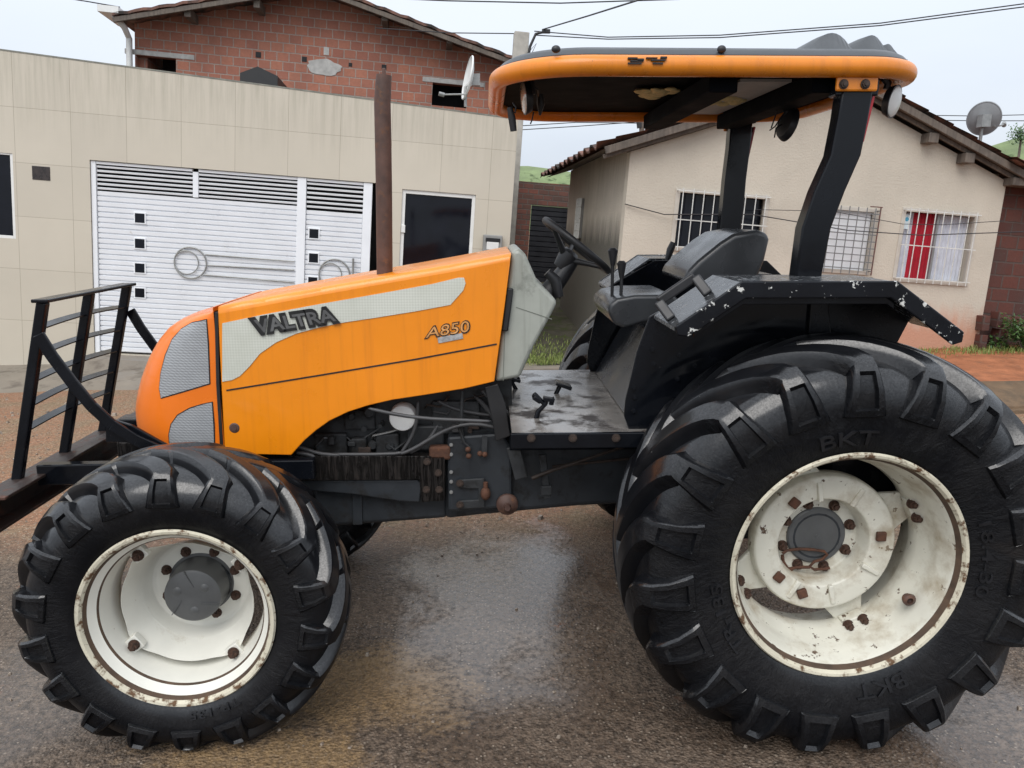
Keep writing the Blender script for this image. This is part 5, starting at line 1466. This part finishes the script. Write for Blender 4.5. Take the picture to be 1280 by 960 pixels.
def in_curt(root, u0, u1, z0, z1):
    a = u0+(u1-u0)*.20; c = u0+(u1-u0)*.50
    curtain(root, u0, a, z0, z1, .115, mat['curtain_white'], 4); curtain(root, a-.01, c, z0, z1, .10, mat['curtain_red'], 6); curtain(root, c+.02, u1, z0, z1, .12, mat['curtain_white'], 9)
    b = MB(); slab(b, c-.01, c+.02, z0, z1, .03, .06); b.build('window_mullion', M('grey_mullion', (.22, .22, .22), .5), root, smooth=0)
    b = MB(); slab(b, u0+.02, u0+.10, z1-.21, z1-.03, .048, .050); st = b.build('window_sticker', M('pale_sticker', (.62, .72, .76), .5, var=.03), root, smooth=0)
    b = MB(); c_ = Vector((u0+.06, .047, z1-.09)); b.lathe([(0, .0), (.026, .0), (.026, -.001)], c=c_, n=16); b.build('sticker_print', M('blue_print', (.08, .36, .52), .5), root, smooth=0)
grille('w1', W1, 9, 1, in_dark); grille('w2', W2, 7, 9, in_white); grille('w3', W3, 9, 1, in_curt)
# narrow barred window of the side wall, in the alley
sw_ = empty('side_window', ph)
def LSide(px, py):
    r = ray(px, py); A_ = BH+HV*hu0; t = (A_-CO).dot(HV)/r.dot(HV); P = CO+r*t-BH; return Vector((hu0, P.dot(NV), P.dot(UPV)))
a, c = LSide(731, 248), LSide(721, 298)
b = MB(); b.box2((hu0-.03, a.y, c.z), (hu0-.004, c.y, a.z)); b.build('window_pane', M('dull_louvre', (.16, .16, .15), .4, var=.3), sw_, smooth=0)
b = MB()
for k in range(6): y = a.y+(c.y-a.y)*k/5; b.tube([Vector((hu0-.05, y, c.z)), Vector((hu0-.05, y, a.z))], .008, 6)
for k in range(6): z = a.z+(c.z-a.z)*k/5; b.tube([Vector((hu0-.05, a.y, z)), Vector((hu0-.05, c.y, z))], .007, 6)
b.build('window_bars', mat['bars'], sw_, smooth=30)
rd_ = dish('satellite_dish', BH, .9, 1230, 148, .22, (.42, .72, .35), mat['dish_grey'], 'grey satellite dish with feed arm on the clay tiled roof', (.42, .20, -.06))

# ---- wall across the alley
OW = 5.2
aw = tag(empty('alley_wall', mw=frame(AH)), 'old brick wall with a black slatted door closing the alley', 'wall')
def LW(px, py): return L(px, py, AH, OW)
b = MB(); zt_ = LW(670, 228).z; d0, d1, dz_ = LW(664, 258).x, LW(712, 258).x+.12, LW(680, 257).z
wall_open(b, 5.0, 11, -.3, lambda u: zt_+.01*math.sin(u*9), [(d0, d1, .2, dz_)], .14, OW); b.build('wall', mat['brick_old'], aw, smooth=0, dist=1e-4)
b = MB(); rows = []
for k in range(26):
    z = .2+(dz_-.2)*k/26; h = (dz_-.2)/26
    for dz, y in ((0, OW+.05), (.1*h, OW+.03), (.9*h, OW+.03)): rows.append([Vector((d0+.01, y, z+dz)), Vector((d1-.01, y, z+dz))])
b.grid(rows); b.build('door', M('black_slats', (.014, .015, .019), .45, var=.2), aw, smooth=0)

# ---- dark brick neighbour on the right
nb_ = tag(empty('neighbour_house', mw=frame(BH)), 'dark wet brick house with timber eave, half cut off by the photo edge', 'house')
NO = .12
zt2 = LH(1262, 232, NO).z
b = MB(); b.box2((hu1+.005, NO, -.5), (hu1+3.2, NO+.15, zt2)); b.box2((hu1+3.05, NO+.152, -.5), (hu1+3.2, 3.5, zt2)); b.box2((hu1+.005, 3.35, -.5), (hu1+3.04, 3.5, zt2)); b.build('wall', mat['brick_dark'], nb_, smooth=0)
b = MB()
for k, (x, y, h, s_) in enumerate(((1232, 405, .20, 1), (1230, 425, .18, 1), (1248, 402, .22, 1), (1252, 420, .2, 1))):
    p = LH(x, y, -.06); b.box((p.x, -.02+.02*k, p.z), (.10, .19, h), Matrix.Rotation(.05*k, 3, 'Y'))
bp = b.build('loose_bricks', mat['brick_dark'], None, smooth=0, bevel=.006); bp.matrix_world = frame(BH); bpy.data.objects.remove(bp)
for k, (x, y, h) in enumerate(((1231, 404, .19), (1229, 428, .19), (1250, 400, .20), (1252, 421, .19))):
    p = LH(x, y, -.10); b = MB(); b.box((0, 0, 0), (.10, .16, h), Matrix.Rotation(.06*(k-1), 3, 'Y')); o = b.build('loose_brick', mat['brick_dark'], None, smooth=0, bevel=.006)
    o.matrix_world = frame(BH) @ Matrix.Translation((p.x, -.05+.02*(k % 2), p.z)); tag(o, ['upper reddish brick stood on end at the plastered house corner', 'lower reddish brick leaning at the foot of the plastered house corner', 'upright brick nearer the bush, topmost of the loose pile', 'brown brick under the topmost one beside the bush'][k], 'brick', 'loose bricks at the house corner')
b = MB(); 
for k in range(2):
    b.grid([[Vector((hu1-.2+.16*i, -.35+3.9*j/6, zt2+.25+.30*j/6+.03*math.cos(i*math.pi)-k*.03)) for i in range(24)] for j in range(7)])
b.build('roof', mat['clay'], nb_, smooth=40)

# ---- bush by the neighbour's wall
def bush(name, c, rx, ry, rz_, nst, nl, label):
    root = tag(empty(name, loc=c), label, 'bush')
    b = MB(); l = MB()
    for k in range(nst):
        a = random.uniform(0, 6.28); e = Vector((math.cos(a)*rx*random.uniform(.3, 1), math.sin(a)*ry*random.uniform(.3, 1), rz_*random.uniform(.5, 1)))
        mid_ = e*.5+Vector((0, 0, rz_*.12)); b.tube([Vector((e.x*.1, e.y*.1, 0)), mid_, e], [.007, .005, .003], 5)
        for q in range(nl):
            t = random.uniform(.25, 1.05); p = (mid_*t*2 if t < .5 else mid_.lerp(e, t*2-1))+Vector([random.gauss(0, .035) for _ in range(3)])
            d = Vector([random.gauss(0, 1) for _ in range(3)]); d.z = d.z*.5+.1; d.normalize(); s_ = d.cross(Vector((random.random()-.5, random.random()-.5, 1))).normalized(); ln = random.uniform(.035, .07)
            nn = d.cross(s_)
            l.face([p, p+d*ln*.5+s_*ln*.3+nn*.006, p+d*ln, p+d*ln*.5-s_*ln*.3+nn*.006])
    b.build('stem', mat['wood'], root, smooth=60)
    me = bpy.data.meshes.new('leaves'); l.bm.to_mesh(me); l.bm.free(); link('foliage', me, mat['leaf'], root)
    return root
pB = LH(1272, 425, -.15)
bush('leafy_bush', onb(pB.x+.05, -.25, .19), .42, .22, .50, 34, 34, 'leafy green bush growing against the dark brick wall')
bush('weed_clump', onb(LH(1247, 432, -.1).x, -.12, .19), .13, .10, .20, 12, 16, 'small green weed clump among the loose bricks')

# ---- poles and wires
def wpt(px, py, Y): return U(px, py, Y)
pp = empty('utility_pole'); tag(pp, 'pale concrete utility pole rising behind the tiled wall beside the canopy', 'utility pole')
pc = AH+HV*L(652, 40, AH, 1.9).x+NV*1.9
pp.location = pc-UPV*.3; ptop = L(652, 41, AH, 1.9).z
b = MB(); b.prism([UPV*0+HV*x+NV*y for x, y in ((-.11, -.08), (.11, -.08), (.11, .08), (-.11, .08))], UPV*(ptop+.3)); b.build('pole', mat['pole'], pp, smooth=0, bevel=.01)
b = MB(); t0 = U(658, 52, pc.y+.1*0+ptop*.03)-pp.location; T = UPV*(ptop+.3)
b.tube([T-UPV*.45+HV*.10-NV*.1, T-UPV*.2+HV*.13-NV*.1, T-UPV*.02+HV*.2-NV*.1, T+UPV*.03+HV*.35-NV*.1], .02, 8); b.box(T+UPV*.03+HV*.35-NV*.1, (.12, .06, .05)); b.tube([T-UPV*.3+HV*.10-NV*.1, T-UPV*.15+HV*.22-NV*.1, T-UPV*.35+HV*.14-NV*.1], .006, 6); b.build('cable_clamp', mat['wire'], pp, smooth=40)
fp = empty('utility_pole'); tag(fp, 'distant thin utility pole with crossarm above the clay roof', 'utility pole')
b_ = U(802, 176, 34); fp.location = U(800, 262, 34)
b = MB(); b.tube([Vector((0, 0, -1)), U(802.5, 150, 34)-fp.location], .12, 8); b.build('pole', mat['wood'], fp, smooth=40)
b = MB(); b.tube([U(796, 155, 34)-fp.location, U(811, 152, 34)-fp.location], .07, 6); b.tube([U(799, 151, 34)-fp.location, U(800, 160, 34)-fp.location], .14, 8); b.tube([U(806, 150, 34)-fp.location, U(806, 156, 34)-fp.location], .12, 8); b.build('crossarm', mat['wire'], fp, smooth=40)
def wire(pts, r, label):
    b = MB(); P = [U(*p) for p in pts]; pts2 = []
    for a, c in zip(P, P[1:]):
        for k in range(6): pts2.append(a.lerp(c, k/6))
    pts2.append(P[-1]); b.tube(pts2, r, 5); tag(b.build('overhead_wire', mat['wire'], None, smooth=60), label, 'wire', 'overhead wires')
yp = (pc+UPV*ptop).y
wire([(668, 39, yp), (760, 46.5, yp-.5), (900, 44, yp-1), (1100, 29, yp-1.5), (1300, 2, yp-2), (1800, -75, yp-2.6), (2600, -160, yp-3)], .008, 'upper of two wires running right from the concrete pole over the canopy')
wire([(668, 44, yp), (760, 49, yp-.5), (900, 47, yp-1), (1100, 32, yp-1.5), (1300, 6, yp-2), (1800, -70, yp-2.6), (2600, -150, yp-3)], .008, 'lower of two wires running right from the concrete pole over the canopy')
wire([(678, 37, yp), (735, 20, yp-2), (805, -2, yp-4), (860, -20, yp-6), (1100, -160, yp-8.5)], .010, 'thick service cable rising steeply right from the concrete pole')
wire([(650, 42, yp), (560, 41, yp+.5), (470, 35, yp+1)], .008, 'thin wire running left from the concrete pole to the brick gable')
wire([(400, -6, 9), (560, 1, 9), (700, 4, 9), (850, -1, 9)], .010, 'level wire crossing the sky near its top edge')
wire([(60, -6, 11), (110, 2, 11), (150, 9, 11)], .010, 'short wire reaching the left gutter of the brick gable')
wire([(640, 163, 33), (720, 158, 34), (803, 152, 34)], .02, 'upper faint far wire ending at the distant pole')
wire([(640, 158, 33.4), (720, 153, 34.2), (799, 154, 34)], .02, 'lower faint far wire ending at the distant pole')
wire([(1150, 144, 20), (1220, 145, 20), (1300, 143, 20)], .012, 'upper faint wire passing behind the grey dish')
wire([(1150, 150, 20), (1220, 151, 20), (1300, 151, 20)], .012, 'lower faint wire passing behind the grey dish')
yw = (BH-NV*.3).y
wire([(781, 255, 6.0), (830, 268, 6.0), (940, 268, 5.9), (1060, 288, 5.9), (1150, 294, 5.9), (1300, 289, 5.9)], .006, 'black cable drooping across the plastered wall in front of its windows')
wire([(945, 262, 6.1), (1040, 264, 6.1), (1128, 280, 6.1), (1180, 281, 6.1), (1255, 276, 6.1)], .004, 'thin cable slung between the plastered house windows')

# ---- hills
def hill(name, Yd, crest, base, mt, seed):
    """long grassy ridge: crest pixels at distance Yd, given real depth"""
    b = MB(); rows = []
    P = [U(x, y, Yd) for x, y in crest]; pts = []
    for a, c in zip(P, P[1:]):
        for k in range(10): pts.append(a.lerp(c, k/10))
    pts.append(P[-1])
    for f, g in ((-.55, 0), (-.35, .35), (-.2, .68), (-.1, .88), (0, 1), (.15, .92), (.4, .55), (.8, 0)):
        rows.append([Vector((p.x*(1+f*.0), p.y+f*60, base+(p.z-base)*g+1.0*noise.noise((p.x*.1, f*5, seed))*(g if g < 1 else .4))) for p in pts])
    b.grid(rows); return tag(b.build(name, mt, None, smooth=60), kind='structure')
mat['hill'] = M('hill_grass', (.17, .22, .10), .9, var=.3, vs=.3, spots=((.07, .10, .04), .5, .56, .64), bmp=.4, bs=2, bd=.5)
hill('hill', 120, [(380, 250), (500, 222), (600, 206), (660, 207), (700, 213), (780, 222), (900, 240), (1100, 262)], -12, mat['hill'], 1)
hill('hill', 90, [(1080, 235), (1180, 205), (1240, 184), (1262, 174), (1290, 166), (1400, 140), (1600, 150), (1800, 230)], -8, mat['hill'], 2)
b_tree = MB()
trk = empty('hill_tree', loc=U(1276, 176, 70)); tag(trk, 'small dark tree on the hillside at the photo edge behind the grey dish', 'tree')
b = MB(); b.tube([Vector((0, 0, -1.5)), Vector((0, 0, .8))], [.12, .07], 6); b.build('trunk', mat['wood'], trk, smooth=40)
l = MB()
for k in range(700):
    p = Vector((random.gauss(0, .45), random.gauss(0, .45), .6+random.gauss(0, .4))); d = Vector([random.gauss(0, 1) for _ in range(3)]).normalized(); s_ = d.orthogonal()*.07
    l.face([p, p+d*.08+s_, p+d*.2, p+d*.08-s_])
me = bpy.data.meshes.new('crown'); l.bm.to_mesh(me); l.bm.free(); link('crown', me, mat['leaf'], trk)

# ================================================================== LIGHT, CAMERA
w = bpy.data.worlds.new('World'); SC.world = w; w.use_nodes = True
nt = w.node_tree; N = nt.nodes; bg = N['Background']; out = N['World Output']
sky = N.new('ShaderNodeTexSky'); sky.sky_type = 'NISHITA'; sky.sun_disc = False; sky.sun_elevation = R(52); sky.sun_rotation = R(200); sky.air_density = 1; sky.dust_density = 4
tc = N.new('ShaderNodeTexCoord'); sp = N.new('ShaderNodeSeparateXYZ'); nt.links.new(tc.outputs['Generated'], sp.inputs[0])
cl = N.new('ShaderNodeTexNoise'); cl.inputs['Scale'].default_value = 2.2; cl.inputs['Detail'].default_value = 6
mp = N.new('ShaderNodeMapping'); mp.inputs[3].default_value = (1, 1, 3); nt.links.new(tc.outputs['Generated'], mp.inputs[0]); nt.links.new(mp.outputs[0], cl.inputs['Vector'])
zf = ramp(nt, sp.outputs[2], .0, .9); 
c0 = mixc(nt, zf, (.50, .55, .625), (1.25, 1.32, 1.42))
c1 = mixc(nt, ramp(nt, cl.outputs['Fac'], .38, .66, 0, .6), c0, (.72, .76, .81))
nt.links.new(c1, bg.inputs[0]); bg.inputs[1].default_value = .92
bg2 = N.new('ShaderNodeBackground'); nt.links.new(sky.outputs[0], bg2.inputs[0]); bg2.inputs[1].default_value = .012
ad = N.new('ShaderNodeAddShader'); nt.links.new(bg.outputs[0], ad.inputs[0]); nt.links.new(bg2.outputs[0], ad.inputs[1]); nt.links.new(ad.outputs[0], out.inputs['Surface'])
sl_ = bpy.data.lights.new('sun', 'SUN'); sl_.energy = 1.3; sl_.angle = R(40); sl_.color = (1, .97, .93)
so = bpy.data.objects.new('sun', sl_); COL.objects.link(so)
el, az = R(52), R(200)      # behind the photographer, a little to the left
dv = Vector((math.sin(az)*math.cos(el), math.cos(az)*math.cos(el), math.sin(el))); so.rotation_euler = dv.to_track_quat('Z', 'Y').to_euler()

cd = bpy.data.cameras.new('camera'); cam = bpy.data.objects.new('camera', cd); COL.objects.link(cam)
cd.sensor_width = 36; cd.lens = CAMF/1280*36; cd.clip_end = 1000; cd.clip_start = .05
cam.location = CO; cam.rotation_euler = (math.pi/2-CAMP, 0, -CAMYAW); SC.camera = cam
SC.view_settings.view_transform = 'Standard'; SC.view_settings.look = 'None'; SC.view_settings.exposure = .42; SC.view_settings.gamma = 1
SC.render.resolution_x = 1024; SC.render.resolution_y = 768
SC.cycles.max_bounces = 6; SC.cycles.use_denoising = True
